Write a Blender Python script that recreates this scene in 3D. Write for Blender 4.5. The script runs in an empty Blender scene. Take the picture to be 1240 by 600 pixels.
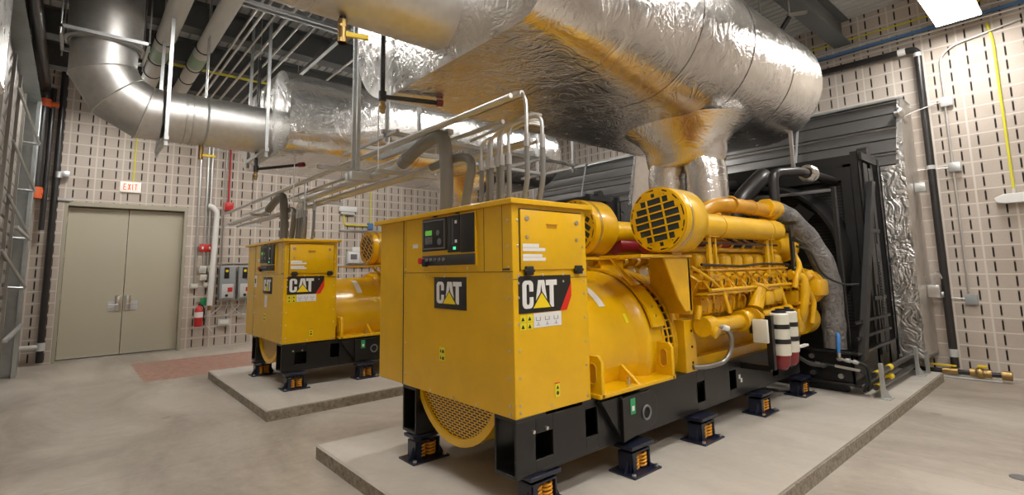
import bpy, bmesh, math, random
from mathutils import Vector, Matrix
random.seed(7)
PI = math.pi
SC = bpy.context.scene
COL = SC.collection
V = Vector

# ------------------------------------------------------------------ materials
def sock(n, name):
    return n.inputs[name]
def mat(name, col=(.5, .5, .5), rough=.5, metal=0., coat=0., emit=None, es=0., spec=.5):
    m = bpy.data.materials.new(name); m.use_nodes = True
    b = m.node_tree.nodes['Principled BSDF']
    b.inputs['Base Color'].default_value = (*col, 1)
    b.inputs['Roughness'].default_value = rough
    b.inputs['Metallic'].default_value = metal
    b.inputs['Coat Weight'].default_value = coat
    b.inputs['Coat Roughness'].default_value = .12
    b.inputs['Specular IOR Level'].default_value = spec
    if emit:
        b.inputs['Emission Color'].default_value = (*emit, 1); b.inputs['Emission Strength'].default_value = es
    return m
class NT:
    def __init__(s, m):
        s.t = m.node_tree; s.n = s.t.nodes; s.b = s.n['Principled BSDF']
    def new(s, ty, **kw):
        o = s.n.new(ty)
        for k, v in kw.items(): setattr(o, k, v)
        return o
    def link(s, a, b): s.t.links.new(a, b)
    def put(s, x, inp):
        if isinstance(x, (int, float)): inp.default_value = x
        elif isinstance(x, tuple): inp.default_value = (*x, 1) if len(x) == 3 and inp.type == 'RGBA' else x
        else: s.link(x, inp)
    def math(s, op, a, b=0., c=None):
        o = s.new('ShaderNodeMath', operation=op); s.put(a, o.inputs[0]); s.put(b, o.inputs[1])
        if c is not None: s.put(c, o.inputs[2])
        return o.outputs[0]
    def pos(s, obj=False):
        if obj: c = s.new('ShaderNodeTexCoord').outputs['Object']
        else: c = s.new('ShaderNodeNewGeometry').outputs['Position']
        x = s.new('ShaderNodeSeparateXYZ'); s.link(c, x.inputs[0]); return c, x.outputs
    def noise(s, scale, detail=3., rough=.5, vec=None, dist=0.):
        o = s.new('ShaderNodeTexNoise'); o.inputs['Scale'].default_value = scale
        o.inputs['Detail'].default_value = detail; o.inputs['Roughness'].default_value = rough; o.inputs['Distortion'].default_value = dist
        if vec is not None: s.link(vec, o.inputs['Vector'])
        return o.outputs['Fac']
    def mix(s, f, a, b):
        o = s.new('ShaderNodeMix', data_type='RGBA'); s.put(f, o.inputs['Factor']); s.put(a, o.inputs['A']); s.put(b, o.inputs['B'])
        return o.outputs['Result']
    def ramp(s, f, lo, hi):
        o = s.new('ShaderNodeMapRange'); s.put(f, o.inputs[0]); o.inputs[1].default_value = lo; o.inputs[2].default_value = hi
        return o.outputs[0]
    def bump(s, h, strength=.3, dist=.01, normal=None):
        o = s.new('ShaderNodeBump'); s.put(h, o.inputs['Height']); o.inputs['Strength'].default_value = strength; o.inputs['Distance'].default_value = dist
        if normal is not None: s.link(normal, o.inputs['Normal'])
        return o.outputs[0]
    def mapping(s, vec, scale):
        o = s.new('ShaderNodeMapping'); s.link(vec, o.inputs[0]); o.inputs['Scale'].default_value = scale; return o.outputs[0]

M = {}
def paint(name, col, rough=.35, coat=.3, wob=.06):
    m = mat(name, col, rough, 0, coat); t = NT(m)
    c, _ = t.pos(True); f = t.noise(3.5, 4, .6, c)
    lo = tuple(v * (1 - wob * 1.6) for v in col); hi = tuple(min(1, v * (1 + wob)) for v in col)
    t.link(t.mix(t.ramp(f, .3, .7), lo, hi), t.b.inputs['Base Color'])
    f2 = t.noise(160, 2, .5, c); t.link(t.bump(f2, .04, .002), t.b.inputs['Normal'])
    return m
M['yellow'] = paint('yellow_enamel', (.78, .45, .002), .30, .4, .05)
M['yellow2'] = paint('yellow_engine_enamel', (.74, .41, .003), .28, .5, .14)
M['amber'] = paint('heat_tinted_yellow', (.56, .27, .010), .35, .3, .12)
M['black'] = paint('black_enamel', (.008, .0075, .0075), .33, .15, .1)
M['satin'] = paint('satin_black', (.011, .011, .011), .5, .1, .1)
M['navy'] = paint('navy_enamel', (.010, .014, .035), .35, .3, .1)
M['rubber'] = mat('rubber', (.02, .02, .02), .7)
M['bezel'] = mat('bezel_black', (.014, .014, .015), .4)
M['greyplate'] = mat('grey_bezel', (.16, .16, .17), .4)
M['dkplate'] = mat('dark_grey_plate', (.04, .038, .036), .45)
M['white'] = mat('white_vinyl', (.78, .78, .77), .45)
M['cream'] = mat('cream_paint', (.72, .70, .60), .4, coat=.2)
M['element'] = mat('filter_element_blue', (.02, .035, .045), .5)
M['red'] = mat('red_paint', (.55, .02, .02), .35, coat=.3)
M['dkred'] = mat('dark_red_paint', (.22, .012, .018), .35, coat=.3)
M['orange'] = mat('orange_paint', (.75, .13, .03), .4)
M['hazard'] = mat('label_yellow', (.80, .72, .02), .45)
M['stripered'] = mat('stripe_red', (.70, .025, .01), .4)
M['logoyel'] = mat('triangle_yellow', (.90, .66, .01), .4)
M['logoblack'] = mat('logo_black', (.016, .014, .013), .4)
M['lcd'] = mat('green_display', (.02, .10, .01), .4, emit=(.25, .8, .1), es=.35)
M['led'] = mat('green_lamp', (.02, .4, .2), .4, emit=(.1, 1, .5), es=.8)
M['green'] = mat('green_vinyl', (.03, .32, .12), .5)
M['dark'] = mat('dark_recess', (.006, .006, .006), .8)
M['screw'] = mat('zinc_screw', (.72, .70, .66), .3, 1.)
M['steel'] = mat('bright_steel', (.62, .62, .62), .28, 1.)
M['brass'] = mat('brass', (.42, .29, .12), .45, 1.)
M['white_pipe'] = mat('white_pipe', (.78, .78, .75), .4, coat=.2)
M['yellow_conduit'] = mat('yellow_conduit', (.72, .66, .05), .5)
M['yhandle'] = mat('yellow_handle', (.85, .62, .01), .4)
M['spring'] = mat('orange_spring', (.80, .36, .03), .4, coat=.3)
M['blueh'] = mat('blue_hose', (.04, .20, .55), .4)
M['blueband'] = mat('blue_strut', (.09, .20, .40), .45)
M['grey_enamel'] = mat('grey_enclosure', (.30, .32, .33), .45)
M['ltgrey'] = mat('light_grey_plastic', (.55, .56, .56), .5)
M['beam'] = mat('grey_beam_paint', (.13, .135, .135), .6)
M['darkpipe'] = paint('black_pipe', (.02, .018, .018), .38, .2, .2)
M['insul'] = mat('white_insulation', (.62, .60, .56), .6)
M['emit'] = mat('lamp_diffuser', (.9, .9, .9), .5, emit=(1., .965, .91), es=40.)
M['housing'] = mat('white_housing', (.7, .7, .69), .5)
M['exit'] = mat('exit_face', (.85, .83, .78), .5, emit=(1, .9, .8), es=.25)
M['exitred'] = mat('exit_letters', (.8, .12, .05), .5, emit=(1, .12, .04), es=.5)
M['conduit'] = mat('galvanised_conduit', (.68, .68, .67), .40, 1.)
M['flexgrey'] = mat('grey_flexible_conduit', (.20, .198, .192), .42, coat=.2)
M['doorpaint'] = mat('door_paint', (.50, .465, .36), .38)
M['framepaint'] = mat('door_frame_paint', (.42, .385, .30), .45)
M['flexsteel'] = mat('braided_steel', (.30, .29, .27), .35, .9)

def galv(name, col, rough, scale=14):
    m = mat(name, col, rough, 1.); t = NT(m); c, _ = t.pos(True)
    v = t.new('ShaderNodeTexVoronoi'); v.inputs['Scale'].default_value = scale; t.link(c, v.inputs['Vector'])
    f = t.noise(2.5, 4, .6, c)
    g = t.math('ADD', t.math('MULTIPLY', v.outputs['Distance'], .25), t.math('MULTIPLY', f, .9))
    lo = tuple(x * .78 for x in col); t.link(t.mix(t.ramp(g, .3, .8), lo, col), t.b.inputs['Base Color'])
    t.link(t.math('ADD', t.math('MULTIPLY', f, .18), rough - .07), t.b.inputs['Roughness'])
    t.link(t.bump(t.noise(3, 2, .5, c), .12, .02), t.b.inputs['Normal'])
    return m
M['duct'] = galv('stainless_duct', (.78, .77, .75), .44)
M['galv'] = galv('galvanised_sheet', (.56, .60, .61), .38)
M['strut'] = galv('galvanised_strut', (.66, .68, .69), .42, 40)

def foil(name, rough=.2, big=.5, col=(.83, .81, .79)):
    m = mat(name, col, rough, 1.); t = NT(m); c, xyz = t.pos(True)
    def ridge(sc, det, dist):      # sharp creases from folded noise
        n = t.noise(sc, det, .55, c, dist); return t.math('ABSOLUTE', t.math('SUBTRACT', n, .5))
    n0 = t.noise(1.3, 2, .5, c)
    r1 = ridge(3.2, 3, 1.6); r2 = ridge(10, 4, 1.2); n3 = t.noise(34, 4, .6, c, .6)
    patch = t.ramp(t.noise(1.1, 2, .5, c), .40, .62)
    h = t.math('ADD', t.math('MULTIPLY', n0, .30), t.math('MULTIPLY', t.math('MINIMUM', r1, .10), 1.5 * big))
    h = t.math('ADD', h, t.math('MULTIPLY', t.math('MULTIPLY', r2, patch), .8 * big)); h = t.math('ADD', h, t.math('MULTIPLY', n3, .10 * big))
    t.link(t.bump(h, .42, .09), t.b.inputs['Normal'])
    n1 = t.noise(6, 4, .6, c)
    t.link(t.math('ADD', t.math('MULTIPLY', n1, .22), rough - .08), t.b.inputs['Roughness'])
    lo = tuple(x * .9 for x in col); t.link(t.mix(t.ramp(n1, .35, .65), lo, col), t.b.inputs['Base Color'])
    return m
M['foil'] = foil('foil_jacket', .21, .42, (.86, .845, .83))
M['foil_rough'] = foil('crumpled_foil', .27, .85, (.84, .82, .80))
M['foil_grey'] = foil('smooth_foil_facing', .42, .25, (.80, .76, .72))
def wrapm():
    m = mat('grey_wrap', (.20, .19, .18), .5, .45); t = NT(m); c, _ = t.pos(True)
    n = t.noise(9, 6, .65, c, 1.5); t.link(t.bump(n, .9, .05), t.b.inputs['Normal'])
    t.link(t.mix(t.ramp(n, .3, .7), (.12, .115, .11), (.26, .25, .24)), t.b.inputs['Base Color']); return m
M['wrap'] = wrapm()

def blockwall(name, axis, ph_slot, pitch, ph_row, row):
    m = mat(name, (.5, .45, .4), .8, spec=.25); t = NT(m); c, x = t.pos()
    u = x[axis]; z = x[2]
    fr = lambda v, ph, p: t.math('FRACT', t.math('DIVIDE', t.math('ADD', v, 100 * p - ph), p))
    rz = fr(z, ph_row, row)            # 0 at mortar
    us = fr(u, ph_slot - pitch / 2, pitch)   # slot at .5
    ub = fr(u, ph_slot - pitch / 2, 2 * pitch)  # block joint at 0
    def band(v, c0, hw):  # soft band
        return t.math('SUBTRACT', 1., t.ramp(t.math('ABSOLUTE', t.math('SUBTRACT', v, c0)), hw * .8, hw * 1.2))
    def edge(v, hw):
        d = t.math('SUBTRACT', .5, t.math('ABSOLUTE', t.math('SUBTRACT', v, .5)))
        return t.math('SUBTRACT', 1., t.ramp(d, hw * .7, hw * 1.3))
    slot = t.math('MULTIPLY', band(us, .5, .052), band(rz, .5, .35))
    mort = t.math('MAXIMUM', edge(rz, .045), edge(ub, .030))
    n1 = t.noise(1.3, 4, .6, c); n2 = t.noise(60, 3, .6, c)
    idx = t.math('FLOOR', t.math('DIVIDE', t.math('ADD', u, 100 * pitch - ph_slot + pitch / 2), 2 * pitch))
    idz = t.math('FLOOR', t.math('DIVIDE', t.math('ADD', z, 100 * row - ph_row), row))
    cv = t.new('ShaderNodeCombineXYZ'); t.link(idx, cv.inputs[0]); t.link(idz, cv.inputs[1])
    wn = t.new('ShaderNodeTexWhiteNoise'); t.link(cv.outputs[0], wn.inputs['Vector'])
    blk = t.mix(wn.outputs['Value'], (.43, .365, .31), (.55, .485, .425))
    blk = t.mix(t.ramp(n1, .35, .7), blk, (.57, .505, .45))
    blk = t.mix(t.math('MULTIPLY', t.ramp(n2, .35, .7), .22), blk, (.34, .28, .23))
    colr = t.mix(t.math('MULTIPLY', mort, .8), blk, (.70, .65, .59))
    colr = t.mix(slot, colr, (.022, .017, .014))
    t.link(colr, t.b.inputs['Base Color'])
    h = t.math('SUBTRACT', t.math('MULTIPLY', n2, .10), t.math('ADD', t.math('MULTIPLY', slot, 1.), t.math('MULTIPLY', mort, .25)))
    t.link(t.bump(h, .6, .01), t.b.inputs['Normal'])
    return m
M['wall_x'] = blockwall('acoustic_block_back', 0, -.09, .22, 3.43, .2275)
M['wall_y'] = blockwall('acoustic_block_side', 1, .75, .2, 4.49, .2025)

def concrete(name, a, b, rough, patch=False):
    m = mat(name, a, rough); t = NT(m); c, x = t.pos()
    st = t.mapping(c, (1., .35, 1.))
    n1 = t.noise(1.1, 6, .62, st, .8); n2 = t.noise(9, 5, .7, c, .5); n3 = t.noise(90, 2, .5, c); n4 = t.noise(.35, 3, .5, c)
    f = t.math('ADD', t.math('MULTIPLY', n1, .55), t.math('ADD', t.math('MULTIPLY', n2, .2), t.math('MULTIPLY', n4, .25)))
    k = t.mix(t.ramp(f, .40, .60), a, b)
    v = t.new('ShaderNodeTexVoronoi'); v.inputs['Scale'].default_value = .8; t.link(c, v.inputs['Vector'])
    k = t.mix(t.math('MULTIPLY', t.math('LESS_THAN', v.outputs['Distance'], .05), .35), k, tuple(q * .45 for q in a))
    if patch:
        def inside(v, lo, hi): return t.math('MULTIPLY', t.math('GREATER_THAN', v, lo), t.math('LESS_THAN', v, hi))
        jag = t.math('MULTIPLY', t.math('SUBTRACT', n2, .5), .12)
        m2 = t.math('MULTIPLY', inside(t.math('ADD', x[0], jag), .95, 3.6), inside(t.math('ADD', x[1], jag), 9.9, 12.1))
        m2 = t.math('MULTIPLY', m2, t.ramp(t.math('ADD', n2, t.math('MULTIPLY', n1, .4)), .35, .85))
        k = t.mix(m2, k, (.36, .15, .105))
        # saw-cut joints
        for ax, p0 in ((0, 5.2), (1, 5.46)):
            j = t.math('LESS_THAN', t.math('ABSOLUTE', t.math('SUBTRACT', x[ax], p0)), .004)
            k = t.mix(t.math('MULTIPLY', j, .4), k, (.12, .10, .08))
    t.link(k, t.b.inputs['Base Color'])
    t.link(t.math('ADD', t.math('MULTIPLY', n2, .25), rough - .12), t.b.inputs['Roughness'])
    t.link(t.bump(t.math('ADD', t.math('MULTIPLY', n3, .3), n2), .12, .006), t.b.inputs['Normal'])
    return m
M['floor'] = concrete('trowelled_concrete', (.285, .245, .20), (.53, .48, .42), .38, True)
M['pad'] = concrete('pad_concrete', (.42, .385, .335), (.56, .52, .465), .6)
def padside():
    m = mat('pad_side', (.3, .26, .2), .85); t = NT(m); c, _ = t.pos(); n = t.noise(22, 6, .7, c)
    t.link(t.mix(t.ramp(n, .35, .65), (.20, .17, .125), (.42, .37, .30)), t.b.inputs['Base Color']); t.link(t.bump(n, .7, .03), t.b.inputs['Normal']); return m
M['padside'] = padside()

def perf():   # perforated guard: rows of dark slots, staggered (object space y,z)
    m = mat('perforated_guard', (.76, .44, .003), .35, coat=.3); t = NT(m); c, x = t.pos(True)
    px, pz = .062, .0185
    r = t.math('DIVIDE', t.math('ADD', x[2], 10.), pz); ri = t.math('FLOOR', r); rf = t.math('FRACT', r)
    u = t.math('ADD', t.math('DIVIDE', t.math('ADD', x[1], 10.), px), t.math('MULTIPLY', ri, .5)); uf = t.math('FRACT', u)
    s = t.math('MULTIPLY', t.math('LESS_THAN', t.math('ABSOLUTE', t.math('SUBTRACT', uf, .5)), .38), t.math('LESS_THAN', t.math('ABSOLUTE', t.math('SUBTRACT', rf, .5)), .30))
    t.link(t.mix(s, (.76, .44, .003), (.012, .010, .008)), t.b.inputs['Base Color']); t.link(t.bump(t.math('SUBTRACT', 1., s), .6, .004), t.b.inputs['Normal'])
    return m
M['perf'] = perf()
def corem():  # radiator core with fine horizontal tubes
    m = mat('radiator_core', (.01, .01, .01), .55); t = NT(m); c, x = t.pos()
    f = t.math('FRACT', t.math('MULTIPLY', x[2], 22.)); l = t.math('LESS_THAN', t.math('ABSOLUTE', t.math('SUBTRACT', f, .5)), .16)
    t.link(t.mix(l, (.006, .006, .006), (.035, .034, .034)), t.b.inputs['Base Color']); t.link(t.bump(l, .6, .01), t.b.inputs['Normal']); return m
M['core'] = corem()
def deckm():
    m = mat('ceiling_deck', (.30, .30, .29), .55, .0); t = NT(m); c, x = t.pos(); n = t.noise(2, 3, .5, c)
    t.link(t.mix(n, (.50, .50, .48), (.62, .62, .60)), t.b.inputs['Base Color']); return m
M['deck'] = deckm()

# ------------------------------------------------------------------ mesh builder
ORG = V((0, 0, 0))          # origin of the thing being built
class MB:
    def __init__(s): s.bm = bmesh.new()
    def hull(s, vs, faces):
        v = [s.bm.verts.new(p) for p in vs]
        for f in faces:
            try: s.bm.faces.new([v[i] for i in f])
            except ValueError: pass
        return s
    def box(s, x0, x1, y0, y1, z0, z1):
        return s.hull([(x, y, z) for x in (x0, x1) for y in (y0, y1) for z in (z0, z1)],
                      [(0, 1, 3, 2), (4, 6, 7, 5), (0, 4, 5, 1), (2, 3, 7, 6), (0, 2, 6, 4), (1, 5, 7, 3)])
    def rbox(s, x0, x1, y0, y1, z0, z1, r=.02, seg=2):
        b = bmesh.new(); t = MB.__new__(MB); t.bm = b; t.box(x0, x1, y0, y1, z0, z1)
        bmesh.ops.bevel(b, geom=list(b.edges), offset=r, segments=seg, profile=.5, affect='EDGES')
        s.merge(b); return s
    def merge(s, b, mtx=None):
        if mtx is not None: bmesh.ops.transform(b, matrix=mtx, verts=b.verts)
        mp = {v: s.bm.verts.new(v.co) for v in b.verts}
        for f in b.faces:
            try: s.bm.faces.new([mp[v] for v in f.verts])
            except ValueError: pass
        b.free()
    def prism(s, pts, axis, a0, a1):
        """polygon pts in the two other axes (x<y<z order), extruded along axis from a0 to a1"""
        def P(p, a):
            q = list(p); q.insert('xyz'.index(axis), a); return tuple(q)
        n = len(pts); vs = [P(p, a0) for p in pts] + [P(p, a1) for p in pts]
        return s.hull(vs, [tuple(range(n)), tuple(range(2 * n - 1, n - 1, -1))] + [(i, n + i, n + (i + 1) % n, (i + 1) % n) for i in range(n)])
    def rings(s, rings, caps=True, closed=False):
        R = [[s.bm.verts.new(p) for p in r] for r in rings]; n = len(R[0])
        m = len(R)
        for k in range(m if closed else m - 1):
            a, b = R[k], R[(k + 1) % m]
            for i in range(n): s.bm.faces.new((a[i], a[(i + 1) % n], b[(i + 1) % n], b[i]))
        if caps and not closed: s.bm.faces.new(R[0][::-1]); s.bm.faces.new(R[-1])
        return s
    def cyl(s, p, q, r, r2=None, n=16, caps=True):
        p, q = V(p), V(q); d = (q - p).normalized(); a = d.orthogonal().normalized(); b = d.cross(a); r2 = r if r2 is None else r2
        ring = lambda c, rr: [c + (a * math.cos(2 * PI * i / n) + b * math.sin(2 * PI * i / n)) * rr for i in range(n)]
        return s.rings([ring(p, r), ring(q, r2)], caps)
    def lathe(s, c, axis, prof, n=32, caps=True):
        """prof: list of (position along axis, radius); c: centre in the other two"""
        R = []
        for a, r in prof:
            ring = []
            for i in range(n):
                t = 2 * PI * i / n; q = [c[0] + r * math.cos(t), c[1] + r * math.sin(t)]; q.insert('xyz'.index(axis), a); ring.append(tuple(q))
            R.append(ring)
        return s.rings(R, caps)
    def tube(s, pts, r, n=10, bend=0., seg=5, caps=True, rad=None):
        pts = [V(p) for p in pts]
        if bend > 0 and len(pts) > 2:
            out = [pts[0]]
            for i in range(1, len(pts) - 1):
                p, a, b = pts[i], pts[i - 1], pts[i + 1]
                da, db = (a - p), (b - p); k = min(bend, da.length * .48, db.length * .48)
                A = p + da.normalized() * k; B = p + db.normalized() * k
                for j in range(seg + 1):
                    t = j / seg; out.append(A.lerp(p, t).lerp(p.lerp(B, t), t))
            out.append(pts[-1]); pts = out
        R = []; d0 = (pts[1] - pts[0]).normalized(); a = d0.orthogonal().normalized(); prev = d0
        for i, p in enumerate(pts):
            d = (pts[min(i + 1, len(pts) - 1)] - pts[max(i - 1, 0)]).normalized()
            q = prev.rotation_difference(d); a = (q @ a); a = (a - d * a.dot(d)).normalized(); prev = d; b = d.cross(a)
            rr = r if rad is None else rad(i / (len(pts) - 1)) * r
            R.append([p + (a * math.cos(2 * PI * k / n) + b * math.sin(2 * PI * k / n)) * rr for k in range(n)])
        return s.rings(R, caps)
    def torus(s, c, axis, R_, r, n=32, m=8, a0=0, a1=2 * PI):
        full = abs(a1 - a0 - 2 * PI) < 1e-4; rg = []
        N = n if full else n + 1
        for i in range(N):
            t = a0 + (a1 - a0) * i / n; ring = []
            for k in range(m):
                u = 2 * PI * k / m; rr = R_ + r * math.cos(u); q = [rr * math.cos(t), rr * math.sin(t)]; q.insert('xyz'.index(axis), r * math.sin(u)); ring.append(V(c) + V(q))
            rg.append(ring)
        return s.rings(rg, True, full)
    def ball(s, c, r, sc=(1, 1, 1), n=12):
        b = bmesh.new(); bmesh.ops.create_uvsphere(b, u_segments=n, v_segments=max(6, n // 2), radius=r)
        s.merge(b, Matrix.Translation(V(c)) @ Matrix.Diagonal((*sc, 1))); return s
    def build(s, name, m, parent=None, bevel=0., sharp=38, label=None, sub=0):
        bmesh.ops.recalc_face_normals(s.bm, faces=s.bm.faces)
        org = ORG if parent is not None else V((0, 0, 0))
        off = s.org if hasattr(s, 'org') else org
        bmesh.ops.translate(s.bm, verts=s.bm.verts, vec=-off)
        lim = math.radians(sharp)
        for f in s.bm.faces: f.smooth = True
        for e in s.bm.edges:
            if len(e.link_faces) == 2: e.smooth = e.calc_face_angle(0) < lim
        me = bpy.data.meshes.new(name); s.bm.to_mesh(me); s.bm.free()
        ms = m if isinstance(m, (list, tuple)) else [m]
        for k in ms: me.materials.append(M[k] if isinstance(k, str) else k)
        o = bpy.data.objects.new(name, me); COL.objects.link(o)
        if parent is not None: o.parent = parent
        if bevel > 0:
            b = o.modifiers.new('bevel', 'BEVEL'); b.width = bevel; b.segments = 2; b.limit_method = 'ANGLE'; b.angle_limit = math.radians(40); b.harden_normals = False
        if label: o['label'] = label
        return o
def tag(o, label=None, cat=None, group=None, kind=None):
    if label: o['label'] = label
    if cat: o['category'] = cat
    if group: o['group'] = group
    if kind: o['kind'] = kind
    return o
def thing(name, loc, label, cat, group=None):
    global ORG
    o = bpy.data.objects.new(name, None); COL.objects.link(o); o.location = loc; o.empty_display_size = .2
    ORG = V(loc); return tag(o, label, cat, group)
def single(mb, name, m, label, cat, group=None, bevel=0., sharp=38):
    """a thing that is one mesh; its origin is put at the bottom of its bounding box"""
    xs = [v.co for v in mb.bm.verts]
    c = V(((min(v.x for v in xs) + max(v.x for v in xs)) / 2, (min(v.y for v in xs) + max(v.y for v in xs)) / 2, min(v.z for v in xs)))
    mb.org = c
    o = mb.build(name, m, None, bevel, sharp); o.location = c; return tag(o, label, cat, group)
def struct(mb, name, m, bevel=0.):
    return tag(mb.build(name, m, None, bevel), kind='structure')
KIDS = {}
def copy_tree(o, parent=None, dloc=(0, 0, 0), label=None):
    c = o.copy(); COL.objects.link(c)
    if parent is not None: c.parent = parent
    else:
        c.location = V(o.location) + V(dloc)
        if label: c['label'] = label
    for ch in [k for k in bpy.data.objects if k.parent == o]: copy_tree(ch, c)
    return c

# ------------------------------------------------------------------ room
XL, XR, YN, YB, ZC = -1.15, 9.8, -3.2, 13.38, 5.8
struct(MB().box(XL - .2, XR + .2, YN - .2, YB + .2, -.2, 0), 'floor', 'floor')
b = MB(); b.box(XL - .2, -.20, YB, YB + .2, 0, ZC + .2).box(1.90, XR + .2, YB, YB + .2, 0, ZC + .2).box(-.20, 1.90, YB, YB + .2, 3.16, ZC + .2)
struct(b, 'wall_back', 'wall_x')
struct(MB().box(XR, XR + .2, YN - .2, YB, 0, ZC + .2), 'wall_right', 'wall_y')
struct(MB().box(XL - .2, XL, YN - .2, YB, 0, ZC + .2), 'wall_left', 'wall_y')
struct(MB().box(XL, XR, YN - .2, YN, 0, ZC + .2), 'wall_front', 'wall_x')
# ribbed ceiling deck, ribs along y
b = MB(); pts = []; x = XL - .1
while x < XR + .1:
    pts += [(x, ZC), (x + .12, ZC), (x + .128, ZC + .04), (x + .142, ZC + .04)]; x += .15
pts += [(XR + .15, ZC), (XR + .15, ZC + .12), (XL - .1, ZC + .12)]
b.prism(pts, 'y', YN - .1, YB + .1); struct(b, 'ceiling', 'deck')
for k, y in enumerate((2.5, 4.05, 5.6, 7.15, 8.7, 10.25, 11.8)):
    b = MB(); z0 = 5.36; z1 = ZC
    b.box(XL, XR, y - .13, y + .13, z0, z0 + .025).box(XL, XR, y - .012, y + .012, z0 + .02, z1).box(XL, XR, y - .13, y + .13, z1 - .02, z1)
    struct(b, 'trim_%d' % (k + 1), 'beam')
# double door with frame
DB = YB + .13
b = MB(); b.box(-.20, -.14, YB - .004, YB + .2, 0, 3.16).box(1.84, 1.90, YB - .004, YB + .2, 0, 3.16).box(-.14, 1.84, YB - .004, YB + .2, 3.07, 3.16)
struct(b, 'trim_8', 'framepaint', .006)
struct(MB().box(-.14, 1.84, YB + .06, YB + .19, 0, .03), 'trim_9', 'steel')
for i, (x0, x1, hs) in enumerate(((-.135, .845, -1), (.855, 1.835, 1))):
    ORG = V((0, 0, 0))
    d = struct(MB().box(x0, x1, DB, DB + .045, .04, 3.055), 'door_%d' % (i + 1), 'doorpaint', .003)
    hx = .77 if i == 0 else .93
    h = MB(); h.rbox(hx - .05, hx + .05, DB - .025, DB, .93, 1.25, .01).build('door_handle', 'steel', d)
    s_ = -1 if i == 0 else 1
    h = MB(); h.cyl((hx, DB - .02, 1.06), (hx, DB - .075, 1.06), .013).tube([(hx, DB - .07, 1.06), (hx + s_ * .15, DB - .07, 1.06)], .011).build('lever', 'steel', d)
    h = MB(); h.box(hx + s_ * .04, hx + s_ * .17, DB - .006, DB, .93, 1.13).build('strike_plate', 'ltgrey', d)
    for z in (.45, 1.25, 2.1, 2.8):
        hx2 = x0 if i == 0 else x1
        MB().cyl((hx2, DB - .008, z - .06), (hx2, DB - .008, z + .06), .011).build('hinge', 'framepaint', d)

# concrete pads
def pad(y0, y1, label):
    o = thing('concrete_pad', (1.75, (y0 + y1) / 2, 0), label, 'concrete pad', 'raised housekeeping pads')
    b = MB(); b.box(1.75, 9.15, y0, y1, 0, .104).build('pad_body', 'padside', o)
    # slightly chamfered top slab
    b = MB(); b.prism([(1.75, .104), (1.765, .118), (9.15, .118), (9.15, .104)], 'y', y0 + .012, y1 - .012).build('pad_top', 'pad', o)
    return o
pad(1.55, 4.74, 'raised concrete pad under the nearer, larger-looking yellow generator')
pad(6.25, 9.48, 'raised concrete pad under the farther yellow generator by the doors')
PZ = .118

# ------------------------------------------------------------------ logo lettering (unit height polygons)
def arc(cx, cy, r, a0, a1, n=5):
    return [(cx + r * math.cos(math.radians(a0 + (a1 - a0) * i / n)), cy + r * math.sin(math.radians(a0 + (a1 - a0) * i / n))) for i in range(n + 1)]
LC = ([(.52, .60)] + [(.52, .80)] + arc(.34, .82, .18, 0, 90) + arc(.18, .82, .18, 90, 180) + arc(.18, .18, .18, 180, 270) + arc(.34, .18, .18, 270, 360) + [(.52, .40), (.34, .40)] +
      [(.34, .2)] + arc(.26, .2, .07, 0, -180, 4) + [(.19, .8)] + arc(.26, .8, .07, 180, 0, 4) + [(.34, .60)])
def letter_A(w=.62): return [(0, 0), (.18, 1), (w - .18, 1), (w, 0), (w - .17, 0), (w - .2, .25), (w / 2 + .06, .38), (w / 2, .84), (w / 2 - .06, .38), (.2, .25), (.17, 0)]
LT = [(0, 1), (.56, 1), (.56, .80), (.38, .80), (.38, 0), (.18, 0), (.18, .80), (0, .80)]
def logo_letters(place):
    """place(u,v,depth)->xyz ; returns MBs for white letters, black outline, yellow triangle"""
    wh = MB(); 
    def extr(poly, d0, d1, mb):
        n = len(poly); mb.hull([place(u, v, d0) for u, v in poly] + [place(u, v, d1) for u, v in poly],
            [tuple(range(n)), tuple(range(2 * n - 1, n - 1, -1))] + [(i, n + i, n + (i + 1) % n, (i + 1) % n) for i in range(n)])
    extr(LC, 0, .003, wh)
    # A made of two legs and a top bar
    a0 = .60
    extr([(a0, 0), (a0 + .17, 1), (a0 + .32, 1), (a0 + .31, .84), (a0 + .18, 0)], 0, .003, wh)
    extr([(a0 + .64, 0), (a0 + .47, 1), (a0 + .315, 1), (a0 + .325, .84), (a0 + .46, 0)], 0, .003, wh)
    extr([(a0 + .2, .26), (a0 + .44, .26), (a0 + .42, .42), (a0 + .22, .42)], 0, .003, wh)
    extr([(u + 1.16, v) for u, v in LT], 0, .003, wh)
    bk = MB(); extr([(a0 - .20, -.03), (a0 + .84, -.03), (a0 + .32, .62)], .003, .005, bk)
    ye = MB(); extr([(a0 - .11, -.0), (a0 + .75, -.0), (a0 + .32, .54)], .005, .007, ye)
    return wh, bk, ye

# ------------------------------------------------------------------ GENERATOR SET
GX, GY = 2.17, 3.22
AZ = .95
gen = thing('generator_set', (GX, GY, PZ), 'nearer yellow diesel generator set, its full length of engine and control cabinet in view', 'generator', 'yellow diesel generator sets')
G = gen
def P(mb, name, m, par=None, bevel=0., label=None, sharp=38): return mb.build(name, m, par or G, bevel, sharp, label)

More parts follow.
